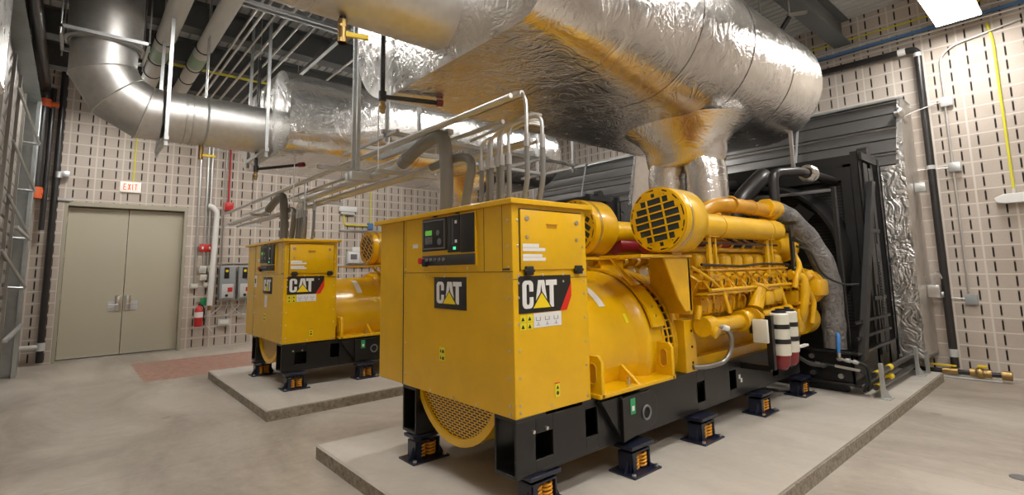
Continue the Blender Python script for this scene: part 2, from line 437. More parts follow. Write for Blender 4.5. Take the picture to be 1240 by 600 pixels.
# base rails with cut-outs
def web(mb, x0, x1, y0, y1, z0, z1, holes):
    xs = sorted(holes); cur = x0
    for (a, b_, c, d) in xs:
        if a > cur: mb.box(cur, a, y0, y1, z0, z1)
        mb.box(a, b_, y0, y1, z0, c)
        if d < z1: mb.box(a, b_, y0, y1, d, z1)
        cur = b_
    mb.box(cur, x1, y0, y1, z0, z1)
RZ0, RZ1 = .335, .70
for side in (0, 1):
    yo = 2.5 if side == 0 else 3.94; sg = 1 if side == 0 else -1
    r = MB(); Y0, Y1 = sorted((yo, yo + sg * .018))
    web(r, 2.17, 6.75, Y0, Y1, RZ0 + .02, RZ1 - .02, [(2.34, 2.50, .42, .58), (2.83, 2.96, .45, .64), (3.34, 3.46, .45, .64), (4.36, 4.50, .41, .59), (4.98, 5.12, .42, .60), (5.98, 6.14, .40, .60)])
    Y2, Y3 = sorted((yo + sg * .2, yo + sg * .215))
    r.box(2.17, 6.75, Y2, Y3, RZ0 + .02, RZ1 - .02)
    Y0, Y3 = sorted((yo, yo + sg * .215))
    r.box(2.17, 6.75, Y0, Y3, RZ0, RZ0 + .022)
    r.box(2.17, 2.44, Y0, Y3, RZ1 - .022, RZ1).box(2.80, 6.75, Y0, Y3, RZ1 - .022, RZ1)
    for x in (2.56, 2.78, 3.28, 4.2, 5.2, 6.4): r.box(x, x + .018, Y0 + .001, Y3, RZ0 + .02, RZ1 - .02)
    rail = P(r, 'base_rail', 'black', bevel=.003)
    for x in (2.32, 2.44):
        MB().cyl((x, yo - sg * .012, .60), (x, yo + sg * .01, .60), .012, n=8).build('rail_bolt', 'screw', rail)
# cross members
b = MB(); b.box(2.62, 2.78, 2.7, 3.74, .36, .44); P(b, 'cross_member', 'black')
b = MB(); b.box(4.5, 4.66, 2.7, 3.74, .36, .62); P(b, 'cross_member', 'black')
b = MB(); b.box(6.55, 6.74, 2.7, 3.74, .36, .66); P(b, 'cross_member', 'black')
# lifting eye on the near rail
b = MB(); yE = 2.42
b.prism([(3.16, RZ1 - .03), (3.54, RZ1 - .02), (3.60, .60)] + [(3.48 + .12 * math.cos(math.radians(a)), .50 + .10 * math.sin(math.radians(a))) for a in (10, -20, -50, -80)] + [(3.16, .36)], 'y', yE, yE + .03)
b.prism([(2.95, .68), (3.18, .68), (3.18, .37)], 'y', yE + .03, 2.5).box(3.16, 3.19, yE + .02, 2.5, .36, .68)
le = P(b, 'lifting_bracket', 'black', bevel=.003)
MB().torus((3.45, yE - .004, .52), 'y', .050, .009).build('eye_ring', 'greyplate', le)
MB().cyl((3.45, yE - .003, .52), (3.45, yE + .004, .52), .046, n=20).build('eye_hole', 'dark', le)
b = MB().box(3.25, 3.31, yE - .003, yE, .54, .655).build('green_label', 'green', le)
MB().box(3.265, 3.295, yE - .005, yE - .002, .565, .60).build('label_text_panel', 'white', le)
# small checker decal on the rail
b = MB().box(5.17, 5.205, 2.497, 2.5, .50, .54).box(5.205, 5.24, 2.497, 2.5, .46, .50); P(b, 'rail_decal', 'white')

# cabinet
CX0, CX1, CY0, CY1, CZ0, CZ1 = 2.17, 2.90, 2.5, 4.39, .70, 2.08
b = MB(); b.box(CX0, CX1, CY0, 3.94, CZ0, CZ1); cab = P(b, 'control_cabinet', 'yellow', bevel=.006)
b = MB(); b.box(CX0 + .006, CX1, 3.946, CY1, CZ0, CZ1); cabl = P(b, 'side_compartment', 'yellow', bevel=.006)
b = MB(); b.box(CX0 - .035, CX1 + .05, CY0 - .035, CY1 + .06, CZ1 - .002, CZ1 + .035); P(b, 'cabinet_roof', 'yellow', bevel=.005)
# seams and panels
def seam(mb): return mb
b = MB(); b.box(CX0 - .001, CX0 + .004, CY0, 3.94, 1.628, 1.632).box(CX0 - .001, CX0 + .004, 2.80, 2.804, 1.63, CZ1).box(CX0 - .001, CX0 + .004, 2.60, 2.604, 1.63, CZ1)
b.box(CX0 - .001, CX0 + .004, 3.90, 3.903, 1.63, CZ1).box(CX0 - .0015, CX0 + .01, 3.940, 3.947, CZ0, CZ1)
b.box(CX0, CX1, CY0 - .001, CY0 + .003, 1.578, 1.582).build('panel_seam', 'bezel', cab)
# side access door (near side)
d = MB(); d.rbox(2.235, 2.845, CY0 - .012, CY0, 1.640, 2.045, .004); d = P(d, 'access_door', 'yellow')
MB().box(2.48, 2.58, CY0 - .0135, CY0 - .011, 1.925, 1.955).box(2.475, 2.585, CY0 - .018, CY0 - .011, 1.95, 1.956).build('recessed_handle', 'amber', d)
MB().box(2.235, 2.845, CY0 - .008, CY0, 2.046, 2.052).box(2.228, 2.234, CY0 - .003, CY0, 1.63, 2.05).box(2.846, 2.852, CY0 - .003, CY0, 1.63, 2.05).build('door_gap', 'bezel', d)
for x in (2.30, 2.79):
    MB().rbox(x - .035, x + .035, CY0 - .03, CY0, 1.605, 1.665, .006).cyl((x - .045, CY0 - .02, 1.635), (x + .045, CY0 - .02, 1.635), .01, n=8).build('hinge', 'bezel', d)
for x, z in ((2.29, 1.985), (2.785, 1.975), (2.29, 1.86), (2.78, 1.85)):
    MB().cyl((x, CY0 - .020, z), (x, CY0 - .01, z), .018 if z > 1.9 else .012, n=12).build('latch', 'screw', d)
MB().box(2.25, 2.40, CY0 - .0135, CY0 - .011, 1.79, 1.815).box(2.25, 2.46, CY0 - .0135, CY0 - .011, 1.765, 1.787).build('white_label', 'white', d)
MB().box(2.25, 2.43, CY0 - .0135, CY0 - .011, 1.725, 1.745).box(2.25, 2.46, CY0 - .0135, CY0 - .011, 1.70, 1.722).build('white_label', 'white', d)
# screws
screws = []
for z in (.78, .95, 1.12, 1.29, 1.46, 1.60, 1.80, 1.97): screws += [(CX0, 2.545, z), (2.215, CY0, z)]
for z in (.95, 1.12, 1.29, 1.46, 1.60, 1.80): screws.append((2.86, CY0, z))
for y in (2.545, 3.0, 3.3, 3.6, 3.9): screws += [(CX0, y, 1.66), (CX0, y, 1.60)]
for y in (2.545, 2.9, 3.2, 3.5, 3.9): screws.append((CX0, y, .725))
for z in (.8, 1.05, 1.3): screws.append((CX0, 3.90, z))
for x in (2.215, 2.44, 2.64, 2.86): screws += [(x, CY0, 1.605), (x, CY0, 1.555)]
for x in (2.215, 2.5, 2.86): screws.append((x, CY0, .735))
screws = list(dict.fromkeys(screws))
sx = sy = None
for s in screws:
    front = s[0] == CX0
    if front:
        if sx is None:
            m = MB().lathe((0, 0), 'x', [(.001, .009), (-.004, .009), (-.006, .004)], 8); m.org = V((0, 0, 0)); sx = m.build('screw', 'screw', cab); c = sx
        else: c = sx.copy(); COL.objects.link(c)
    else:
        if sy is None:
            m = MB().lathe((0, 0), 'y', [(.001, .009), (-.004, .009), (-.006, .004)], 8); m.org = V((0, 0, 0)); sy = m.build('screw', 'screw', cab); c = sy
        else: c = sy.copy(); COL.objects.link(c)
    c.location = V(s) - ORG
# front control panel (thing > part > sub-part)
F = CX0
cp = P(MB().rbox(F - .012, F + .01, 2.88, 3.605, 1.675, 2.065, .004), 'control_panel', 'yellow')
MB().rbox(F - .022, F - .008, 3.245, 3.60, 1.80, 2.06, .006).build('controller_screen', 'bezel', cp)
MB().box(F - .026, F - .02, 3.265, 3.58, 1.815, 1.825).box(F - .026, F - .02, 3.265, 3.58, 2.035, 2.045).box(F - .026, F - .02, 3.265, 3.272, 1.82, 2.04).box(F - .026, F - .02, 3.573, 3.58, 1.82, 2.04).build('screen_frame', 'greyplate', cp)
MB().box(F - .025, F - .021, 3.45, 3.545, 1.925, 1.965).build('green_display', 'lcd', cp)
b = MB()
for i in range(4):
    for j in range(3): b.box(F - .025, F - .021, 3.45 + i * .026, 3.468 + i * .026, 1.86 + j * .02, 1.872 + j * .02)
b.box(F - .0225, F - .0205, 3.445, 3.555, 1.855, 1.915); b.build('keypad', 'greyplate', cp)
for y, z, r_ in ((3.36, 1.94, .022), (3.34, 1.87, .026)): MB().cyl((F - .027, y, z), (F - .02, y, z), r_, n=16).build('dial', 'greyplate', cp)
MB().rbox(F - .020, F - .008, 3.07, 3.235, 1.78, 2.06, .004).build('indicator_panel', 'bezel', cp)
b = MB()
for i in range(16):
    b.box(F - .0225, F - .019, 3.20, 3.208, 1.84 + i * .0125, 1.846 + i * .0125).box(F - .0225, F - .019, 3.15, 3.17, 1.84 + i * .0125, 1.846 + i * .0125)
b.build('indicator_marks', 'greyplate', cp)
for z in (1.85, 1.995): MB().box(F - .023, F - .019, 3.105, 3.13, z, z + .024).build('white_button', 'white', cp)
MB().box(F - .024, F - .019, 3.12, 3.15, 1.80, 1.822).build('green_lamp', 'led', cp)
MB().rbox(F - .020, F - .008, 2.895, 3.06, 1.775, 2.06, .004).build('blank_panel', 'bezel', cp)
MB().rbox(F - .020, F - .008, 2.89, 3.60, 1.685, 1.765, .004).build('switch_panel', 'dkplate', cp)
for y in (3.52, 3.46, 3.40, 3.34, 3.28): MB().cyl((F - .034, y, 1.73), (F - .016, y, 1.73), .013, n=12).box(F - .038, F - .03, y - .003, y + .003, 1.717, 1.743).build('selector_switch', 'greyplate', cp)
MB().cyl((F - .055, 3.585, 1.725), (F - .01, 3.585, 1.725), .026, n=16).build('emergency_stop_button', 'red', cp)
MB().rbox(F - .05, F - .012, 3.52, 3.56, 1.68, 1.74, .006).build('key_switch', 'bezel', cp)
for y in (3.42, 3.11): MB().rbox(F - .02, F, y - .02, y + .02, 2.068, 2.076, .003).build('panel_clip', 'bezel', cab)
MB().box(F - .003, F + .002, 3.70, 3.78, 1.835, 1.865).box(F - .0035, F, 3.705, 3.775, 1.867, 1.87).build('white_label', 'white', cab)
MB().box(F - .003, F + .002, 2.53, 2.60, 1.642, 1.652).build('black_label', 'bezel', cab)
# front logo
lg = P(MB().rbox(F - .004, F + .002, 3.015, 3.445, 1.355, 1.595, .0015), 'logo_decal', 'logoblack')
h = .165; u0 = 3.405
pl = lambda u, v, d: (F - .004 - d, u0 - u * h * 1.18, 1.395 + v * h)
w, k, y_ = logo_letters(pl); w.build('logo_letters', 'white', lg); k.build('logo_outline', 'logoblack', lg); y_.build('logo_triangle', 'logoyel', lg)
# hazard labels on the front
b = P(MB().box(F - .003, F + .001, 3.30, 3.37, .965, 1.065), 'hazard_label', 'hazard')
b2 = MB()
for zz in (.975, 1.025): b2.prism([(3.345, zz + .002), (3.362, zz + .002), (3.3535, zz + .026)], 'x', F - .005, F - .002).box(F - .005, F - .002, 3.308, 3.332, zz, zz + .022)
b2.build('hazard_symbols', 'bezel', b)
# side logo
S = CY0
lg = P(MB().prism([(2.215, 1.60), (2.715, 1.60), (2.715, 1.55), (2.615, 1.355), (2.215, 1.355)], 'y', S - .004, S + .001), 'logo_decal', 'logoblack')
MB().prism([(2.718, 1.55), (2.7165, 1.45), (2.665, 1.355), (2.60, 1.355)], 'y', S - .006, S - .0).build('logo_stripe', 'stripered', lg)
h = .185
pl = lambda u, v, d: (2.245 + u * h * 1.02, S - .004 - d, 1.385 + v * h)
w, k, y_ = logo_letters(pl); w.build('logo_letters', 'white', lg); k.build('logo_outline', 'logoblack', lg); y_.build('logo_triangle', 'logoyel', lg)
wl = P(MB().box(2.345, 2.61, S - .003, S + .001, 1.255, 1.35), 'white_label', 'white')
b2 = MB()
for i in range(3):
    xx = 2.365 + i * .085
    b2.box(xx, xx + .04, S - .005, S - .002, 1.30, 1.303).box(xx, xx + .003, S - .005, S - .002, 1.30, 1.325).box(xx + .038, xx + .041, S - .005, S - .002, 1.30, 1.325).box(xx + .005, xx + .035, S - .005, S - .002, 1.27, 1.273).box(xx + .018, xx + .022, S - .005, S - .002, 1.275, 1.29)
b2.build('label_drawings', 'greyplate', wl)
for (xa, za) in ((2.225, 1.30), (2.285, 1.30), (2.225, 1.25), (2.285, 1.25)):
    hl = P(MB().box(xa, xa + .052, S - .003, S + .001, za, za + .045), 'hazard_label', 'hazard')
    MB().prism([(xa + .008, za + .008), (xa + .036, za + .008), (xa + .022, za + .033)], 'y', S - .005, S - .002).build('hazard_symbol', 'bezel', hl)
hl = P(MB().box(2.53, 2.575, S - .003, S + .001, .78, .865), 'hazard_label', 'hazard')
MB().prism([(2.54, .832), (2.565, .832), (2.5525, .855)], 'y', S - .005, S - .002).cyl((2.5525, S - .004, .805), (2.5525, S - .002, .805), .013, n=12).build('hazard_symbols', 'bezel', hl)
MB().box(2.53, 2.575, S - .0035, S + .001, .868, .874).build('label_stripe', 'stripered', hl)

# alternator rear bell under the cabinet, perforated guard
b = MB().lathe((GY + .02, AZ), 'x', [(2.235, .575), (2.90, .575)], 48, False); P(b, 'generator_bell', 'yellow')
b = MB().lathe((GY + .02, AZ), 'x', [(2.232, .545), (2.24, .545)], 48); P(b, 'perforated_guard', 'perf')
b = MB().rings([[(x, GY + .02 + r * math.cos(2 * PI * i / 48), AZ + r * math.sin(2 * PI * i / 48)) for i in range(48)] for x, r in ((2.21, .585), (2.21, .53), (2.25, .53), (2.25, .585))], False, True); P(b, 'guard_rim', 'yellow')
# alternator body
b = MB().lathe((GY, AZ), 'x', [(2.9, .60), (3.62, .60), (3.66, .605), (3.70, .65), (3.72, .665), (3.78, .665), (3.78, .64), (4.0, .64)], 56); alt = P(b, 'alternator', 'yellow')
rg = []
for i in range(25):
    a = math.radians(150 - i * 135 / 24); c, s_ = math.cos(a), math.sin(a)
    rg.append([(x, GY - c * r * -1 if False else GY + (-1) * (-c) * r, AZ + s_ * r) for x, r in ((3.80, .672), (3.80, .690), (3.97, .690), (3.97, .672))])
# band spans from the far upper side over the top to the near upper side
rg = [[(x, GY + r * math.cos(math.radians(t)), AZ + r * math.sin(math.radians(t))) for x, r in ((3.80, .668), (3.80, .690), (3.98, .690), (3.98, .668))] for t in [30 + i * 135 / 24 for i in range(25)]]
bd = P(MB().rings(rg), 'cover_band', 'yellow')
for t in (150, 157):
    MB().cyl((3.89, GY + .688 * math.cos(math.radians(t)), AZ + .688 * math.sin(math.radians(t))), (3.89, GY + .70 * math.cos(math.radians(t)), AZ + .70 * math.sin(math.radians(t))), .012, n=8).build('screw', 'screw', bd)
# grille drum between alternator and flywheel housing
b = MB().lathe((GY, AZ), 'x', [(4.0, .62), (4.14, .62)], 48, False); P(b, 'vent_drum', 'dark')
b = MB()
for i in range(56):
    t = 2 * PI * i / 56; c, s_ = math.cos(t), math.sin(t)
    b.cyl((3.99, GY + .635 * c, AZ + .635 * s_), (4.15, GY + .635 * c, AZ + .635 * s_), .009, n=5, caps=False)
b.torus((3.99, GY, AZ), 'x', .64, .016, 48).torus((4.07, GY, AZ), 'x', .638, .009, 48).torus((4.15, GY, AZ), 'x', .64, .016, 48)
P(b, 'vent_grille', 'yellow2')
b = MB().lathe((GY, AZ), 'x', [(4.15, .66), (4.20, .68), (4.26, .66), (4.34, .55)], 40); P(b, 'flywheel_housing', 'yellow2')
P(MB().box(4.20, 4.34, 3.72, 3.94, .70, 1.16), 'flywheel_bracket', 'yellow2', bevel=.006)
b = MB().box(4.17, 4.36, 2.48, 2.72, .70, 1.16); fh = P(b, 'flywheel_bracket', 'yellow2', bevel=.006)
for z in (.78, .92, 1.06): MB().cyl((4.28, 2.475, z), (4.28, 2.49, z), .012, n=8).build('bracket_bolt', 'dark', fh)
# body stickers: curved plates following the drum
def decal(x0, x1, t0, t1, m, name, r=.603, par=None):
    rg = [[(x, GY + rr * math.cos(math.radians(t)), AZ + rr * math.sin(math.radians(t))) for x, rr in ((x0, r), (x0, r + .003), (x1, r + .003), (x1, r))] for t in [t0 + (t1 - t0) * i / 6 for i in range(7)]]
    return MB().rings(rg).build(name, m, par or alt)
decal(3.32, 3.40, 112, 142, 'white', 'white_label')
decal(3.56, 3.60, 150, 158, 'hazard', 'hazard_label', .604)
decal(3.12, 3.22, 98, 103, 'white', 'white_label')
# alternator mounting feet
FY = 2.44
b = MB().box(2.93, 3.93, FY, 2.95, RZ1, RZ1 + .03).box(2.93, 3.93, 2.72, 2.76, RZ1, .98)
P(MB().box(2.93, 3.93, 3.5, 4.0, RZ1, RZ1 + .03).box(2.93, 3.93, 3.70, 3.74, RZ1, .98), 'mounting_base', 'yellow', bevel=.004)
ft = P(b, 'mounting_base', 'yellow', bevel=.004)
def lug(x, z1=1.00):
    pts = [(FY + .03, RZ1 + .02)]
    pts = [(FY, RZ1), (FY, z1 - .04), (FY + .03, z1), (FY + .15, z1), (FY + .15, 1.0 - .12), (FY + .34, .80), (FY + .34, RZ1)]
    o = P(MB().prism(pts, 'x', x, x + .035), 'mounting_lug', 'yellow', bevel=.004)
    hole = [(FY + .08 + .035 * math.cos(math.radians(a)), (z1 - .09 if 0 <= a <= 180 else z1 - .17) + .035 * math.sin(math.radians(a))) for a in (0, 30, 60, 90, 120, 150, 180, 181, 210, 240, 270, 300, 330, 359)]
    MB().prism(hole, 'x', x - .002, x + .037).build('lug_hole', 'amber', o)
    ring = [(x - .004, a, b_) for a, b_ in hole]
    MB().tube(ring + [ring[0]], .005, 6).build('hole_rim', 'yellow', o)
lug(2.95); lug(3.88)
b = MB().prism([(FY + .02, RZ1 + .03), (FY + .3, RZ1 + .03), (FY + .3, .95)], 'x', 3.42, 3.45); P(b, 'gusset', 'yellow')
b = MB().cyl((3.36, FY + .07, RZ1 + .03), (3.36, FY + .07, RZ1 + .085), .013, n=8).cyl((3.36, FY + .07, RZ1 + .03), (3.36, FY + .07, RZ1 + .045), .022, n=6); P(b, 'anchor_bolt', 'steel')

# ---------------- engine
EX0, EX1 = 4.34, 6.45
b = MB().rbox(EX0, EX1 + .1, 2.66, 3.78, .70, 1.20, .02).box(EX0, EX1, 2.56, 3.88, .70, .79); blk = P(b, 'crankcase', 'yellow2')
b = MB().prism([(2.66, 1.15), (2.44, 1.50), (2.66, 1.66), (3.02, 1.45), (3.42, 1.45), (3.78, 1.66), (4.0, 1.50), (3.78, 1.15)], 'x', EX0 + .05, EX1 - .05); P(b, 'cylinder_block', 'yellow2', bevel=.008)
b = MB()
for i in range(13): b.cyl((EX0 + .12 + i * .155, 2.655, .98 - .0 * i), (EX0 + .12 + i * .155, 2.65, .98), .010, n=8)
b.build('cover_bolts', 'dark', blk)
# inspection covers along the side
for i in range(8):
    x = EX0 + .10 + i * .245
    o = P(MB().rbox(x, x + .215, 2.45, 2.62, 1.19, 1.36, .015), 'inspection_cover', 'yellow2')
    for dx in (.025, .19):
        MB().cyl((x + dx, 2.44, 1.33), (x + dx, 2.455, 1.33), .010, n=6).cyl((x + dx, 2.44, 1.22), (x + dx, 2.455, 1.22), .010, n=6).build('cover_bolt', 'amber', o)
# cylinder heads and valve covers, both banks
for bank in (-1, 1):
    for i in range(8):
        x = EX0 + .10 + i * .255
        yc = GY + bank * .66
        hd = MB(); hd.rbox(x + .01, x + .20, yc - .11, yc + .11, 1.42, 1.585, .02)
        hd = P(hd, 'cylinder_head', 'yellow2')
        vc = MB().rbox(x + .018, x + .195, yc - .10, yc + .10, 1.60, 1.765, .055, 4).rbox(x + .008, x + .205, yc - .115, yc + .115, 1.59, 1.615, .008); vo = vc.build('valve_cover', 'yellow2', hd)
        if bank < 0:
            MB().cyl((x + .10, yc - .125, 1.52), (x + .10, yc - .17, 1.50), .035, n=12).build('head_plug', 'yellow2', hd)
            MB().tube([(x + .02, yc - .13, 1.50), (x + .0, yc - .19, 1.44), (x + .06, yc - .21, 1.36), (x + .10, yc - .17, 1.30)], .010, 6, .04).build('fuel_line', 'yellow2', hd)
            MB().tube([(x + .16, yc - .12, 1.58), (x + .19, yc - .17, 1.52), (x + .17, yc - .19, 1.42)], .008, 6, .03).build('return_line', 'amber', hd)
            for dx in (.03, .17): MB().cyl((x + dx, yc - .108, 1.60), (x + dx, yc - .108, 1.635), .013, n=6).build('head_bolt', 'amber', hd)
            MB().tube([(x + .05, yc - .16, 1.40), (x + .06, yc - .19, 1.49), (x + .11, yc - .15, 1.545), (x + .12, yc - .11, 1.55)], .007, 6, .03).build('sensor_wire', 'bezel', hd)
            MB().rbox(x + .03, x + .17, yc - .155, yc - .105, 1.44, 1.50, .012).build('head_flange', 'yellow2', hd)
            MB().cyl((x + .205, yc - .15, 1.46), (x + .235, yc - .20, 1.36), .022, n=10).build('injector_stub', 'yellow2', hd)
P(MB().box(EX0 + .02, EX1 - .05, 2.34, 2.46, 1.375, 1.395), 'side_ledge', 'yellow2')
P(MB().tube([(EX0 + .05, 2.40, 1.655), (EX0 + .8, 2.385, 1.63), (EX0 + 1.4, 2.40, 1.655), (EX1 - .1, 2.385, 1.64)], .013, 8, .1), 'wiring_loom', 'bezel')
P(MB().tube([(EX0 + .1, 2.415, 1.86), (EX1 - .3, 2.415, 1.86)], .011, 8), 'wiring_loom', 'bezel')
P(MB().tube([(EX0 + .1, 2.52, 1.80), (EX1 - .1, 2.52, 1.80)], .022, 8), 'coolant_line', 'yellow2')
for i in range(7):
    x = EX0 + .33 + i * .255
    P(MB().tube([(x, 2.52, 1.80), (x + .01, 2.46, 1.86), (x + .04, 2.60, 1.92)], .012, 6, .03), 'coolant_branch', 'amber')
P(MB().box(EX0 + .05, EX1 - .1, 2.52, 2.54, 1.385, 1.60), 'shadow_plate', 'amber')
for i in range(9):
    x = EX0 + .06 + i * .245
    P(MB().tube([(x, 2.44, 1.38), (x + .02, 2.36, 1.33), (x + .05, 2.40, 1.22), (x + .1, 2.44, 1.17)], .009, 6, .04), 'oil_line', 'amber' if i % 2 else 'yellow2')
# fuel / water rails along the near bank
P(MB().tube([(EX0 + .05, 2.33, 1.42), (EX1 - .1, 2.33, 1.42)], .016, 8), 'fuel_rail', 'yellow2')
P(MB().tube([(EX0 + .05, 2.36, 1.60), (EX1 - .2, 2.36, 1.60)], .010, 8), 'fuel_rail', 'amber')
P(MB().tube([(EX0 - .1, 2.42, 1.64), (EX0 + .1, 2.34, 1.52), (EX0 + .35, 2.36, 1.40), (EX0 + .55, 2.33, 1.38)], .014, 8, .08), 'fuel_line', 'yellow2')
# upper water manifold and exhaust in the vee
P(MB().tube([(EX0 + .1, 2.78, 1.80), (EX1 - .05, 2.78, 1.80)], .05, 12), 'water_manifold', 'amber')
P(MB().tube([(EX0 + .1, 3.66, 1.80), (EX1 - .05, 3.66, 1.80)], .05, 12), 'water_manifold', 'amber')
for bank in (-1, 1):
    for i in range(8):
        x = EX0 + .2 + i * .255; y = GY + bank * .44
        P(MB().tube([(x, y - bank * -.02, 1.80), (x, y, 1.70), (x, y + bank * .12, 1.64)], .03, 8, .04), 'water_elbow', 'yellow2')
em = MB().tube([(EX0 + .1, 3.02, 1.88), (EX1 - .4, 3.02, 1.88)], .10, 14).tube([(EX0 + .1, 3.42, 1.88), (EX1 - .4, 3.42, 1.88)], .10, 14)
P(em, 'exhaust_manifold', 'dkred')
# turbocharger housings under the risers
for y in (2.80, 3.42):
    P(MB().torus((5.45, y, 2.08), 'y', .13, .075, 20, 10).cyl((5.45, y - .1, 2.08), (5.45, y + .1, 2.08), .11, n=18), 'turbocharger', 'yellow2')
# air-cleaner platform and cleaners
b = MB().box(3.42, 4.20, 2.38, 2.80, 1.72, 1.745).prism([(3.55, 1.72), (3.60, 1.72), (4.16, 1.27), (4.10, 1.24)], 'y', 2.78, 2.80)
b.prism([(3.78, 1.72), (4.18, 1.72), (4.20, 1.25), (4.08, 1.25), (3.98, 1.36)], 'y', 2.40, 2.42).box(4.15, 4.19, 2.40, 2.80, 1.22, 1.72)
P(b, 'cleaner_bracket', 'yellow2', bevel=.004)
b = MB().box(3.42, 4.28, 3.16, 3.72, 1.72, 1.745).prism([(3.90, 1.72), (4.28, 1.72), (4.28, 1.27), (4.14, 1.27), (4.05, 1.36)], 'y', 3.2, 3.22); P(b, 'cleaner_bracket', 'yellow2', bevel=.004)
def cleaner(yc, zc, tilt):
    X = 3.78; r = .285
    b = MB().lathe((yc, zc), 'x', [(X, r - .012), (X - .004, r - .004), (X + .012, r), (X + .07, r), (X + .075, r - .012), (X + .105, r - .012), (X + .11, r), (X + .33, r), (X + .40, r * .86), (X + .46, r * .52), (X + .50, r * .42)], 48)
    o = P(b, 'air_cleaner', 'yellow')
    f = MB().lathe((yc, zc), 'x', [(X - .006, r - .05), (X - .002, r - .05)], 40).build('filter_element', 'element', o)
    # face grille: ring and slats, in a frame rotated by tilt
    ca, sa = math.cos(tilt), math.sin(tilt); R0 = r - .045
    g = MB()
    def bar(u0, u1, v0, v1):
        q = [(u0, v0), (u1, v0), (u1, v1), (u0, v1)]
        g.prism([(yc + a * ca - b_ * sa, zc + a * sa + b_ * ca) for a, b_ in q], 'x', X - .016, X - .004)
    for k in range(-3, 4):
        v = k * .0635; w_ = math.sqrt(max(0, R0 * R0 - v * v)); bar(-w_, w_, v - .006, v + .006)
    for u in (-.075, .075):
        w_ = math.sqrt(R0 * R0 - u * u); bar(u - .007, u + .007, -w_, w_)
    g.rings([[(x, yc + rr * math.cos(2 * PI * i / 48), zc + rr * math.sin(2 * PI * i / 48)) for i in range(48)] for x, rr in ((X - .014, r - .012), (X - .014, R0 - .008), (X, R0 - .008), (X, r - .012))], False, True)
    # corner fillers giving the stepped outline of the openings
    for k in range(-4, 4):
        v = (k + .5) * .0635; va = abs(v) + .028; wo = math.sqrt(max(0, R0 * R0 - v * v)); wi = math.sqrt(max(0, R0 * R0 - va * va)) - .012
        if wi < wo:
            wi = max(wi, .02); bar(-wo - .01, -wi, v - .03175, v + .03175); bar(wi, wo + .01, v - .03175, v + .03175)
    g.build('face_grille', 'yellow', o)
    for k in range(12):
        a0 = 2 * PI * k / 12 + .08; sl = [[(X - .0155, yc + rr * math.cos(a0 + .36 * j / 4), zc + rr * math.sin(a0 + .36 * j / 4)) for rr in (r - .033, r - .022)] for j in range(5)]
        m_ = MB()
        vs = [p for q in sl for p in q]; m_.hull(vs + [(p[0] + .003, p[1], p[2]) for p in vs], [(2 * j, 2 * j + 1, 2 * j + 3, 2 * j + 2) for j in range(4)] + [(10 + 2 * j, 10 + 2 * j + 2, 10 + 2 * j + 3, 10 + 2 * j + 1) for j in range(4)])
        m_.build('face_slot', 'dark', o)
    MB().torus((X + .09, yc, zc), 'x', r - .004, .006, 48, 6).build('clamp_band', 'steel', o)
    P(MB().box(X + .13, X + .28, yc - .04, yc + .10, 1.74, zc - r + .05), 'cleaner_stand', 'yellow')
cleaner(2.44, 2.045, -.16); cleaner(3.40, 2.045, .6)
# intake pipes
ip = P(MB().tube([(4.22, 2.44, 2.03), (6.18, 2.44, 2.03)], .118, 24, rad=lambda t: 1.0).ball((6.18, 2.44, 2.03), .118, (.8, 1, 1), 20), 'intake_pipe', 'yellow')
MB().torus((4.78, 2.44, 2.03), 'x', .119, .005, 32, 6).torus((5.9, 2.44, 2.03), 'x', .119, .004, 32, 6).build('pipe_joint', 'amber', ip)
P(MB().tube([(4.22, 3.40, 2.03), (6.0, 3.40, 2.03)], .115, 20), 'intake_pipe', 'yellow')
# heat-tinted water outlet pipe above
hp = P(MB().tube([(4.70, 2.70, 2.05), (4.95, 2.56, 2.27), (5.35, 2.52, 2.29), (6.35, 2.50, 2.27)], .080, 18, .22), 'outlet_pipe', 'amber')
MB().torus((5.3, 2.52, 2.29), 'x', .083, .012, 24, 6).torus((5.75, 2.515, 2.285), 'x', .083, .008, 24, 6).build('pipe_clamp', 'amber', hp)
MB().ball((6.3, 2.52, 2.27), .13, (1, 1, .9)).cyl((6.25, 2.52, 2.27), (6.25, 2.52, 2.42), .04).cyl((6.1, 2.5, 2.3), (6.4, 2.5, 2.3), .11).cyl((6.3, 2.6, 2.28), (6.3, 2.5, 2.08), .07).build('thermostat_housing', 'yellow2', hp)
MB().cyl((6.42, 2.60, 2.30), (6.54, 2.58, 2.29), .105).build('red_coupling', 'dkred', hp)
# pipe supports
for x in (4.55, 5.85):
    y = 2.40
    o = P(MB().box(x, x + .055, y, y + .03, 1.52, 1.94).box(x + .13, x + .155, y, y + .03, 1.52, 1.94).box(x - .02, x + .18, y - .01, y + .06, 1.50, 1.56).box(x - .01, x + .17, y - .02, y + .06, 1.915, 1.94), 'pipe_support', 'yellow2', bevel=.003)
    MB().cyl((x + .05, y - .012, 1.53), (x + .05, y, 1.53), .012, n=6).cyl((x + .12, y - .012, 1.53), (x + .12, y, 1.53), .012, n=6).build('bolt', 'amber', o)
    P(MB().tube([(x + .1, 2.36, 1.50), (x + .13, 2.30, 1.20)], .018, 8), 'support_strut', 'yellow2')
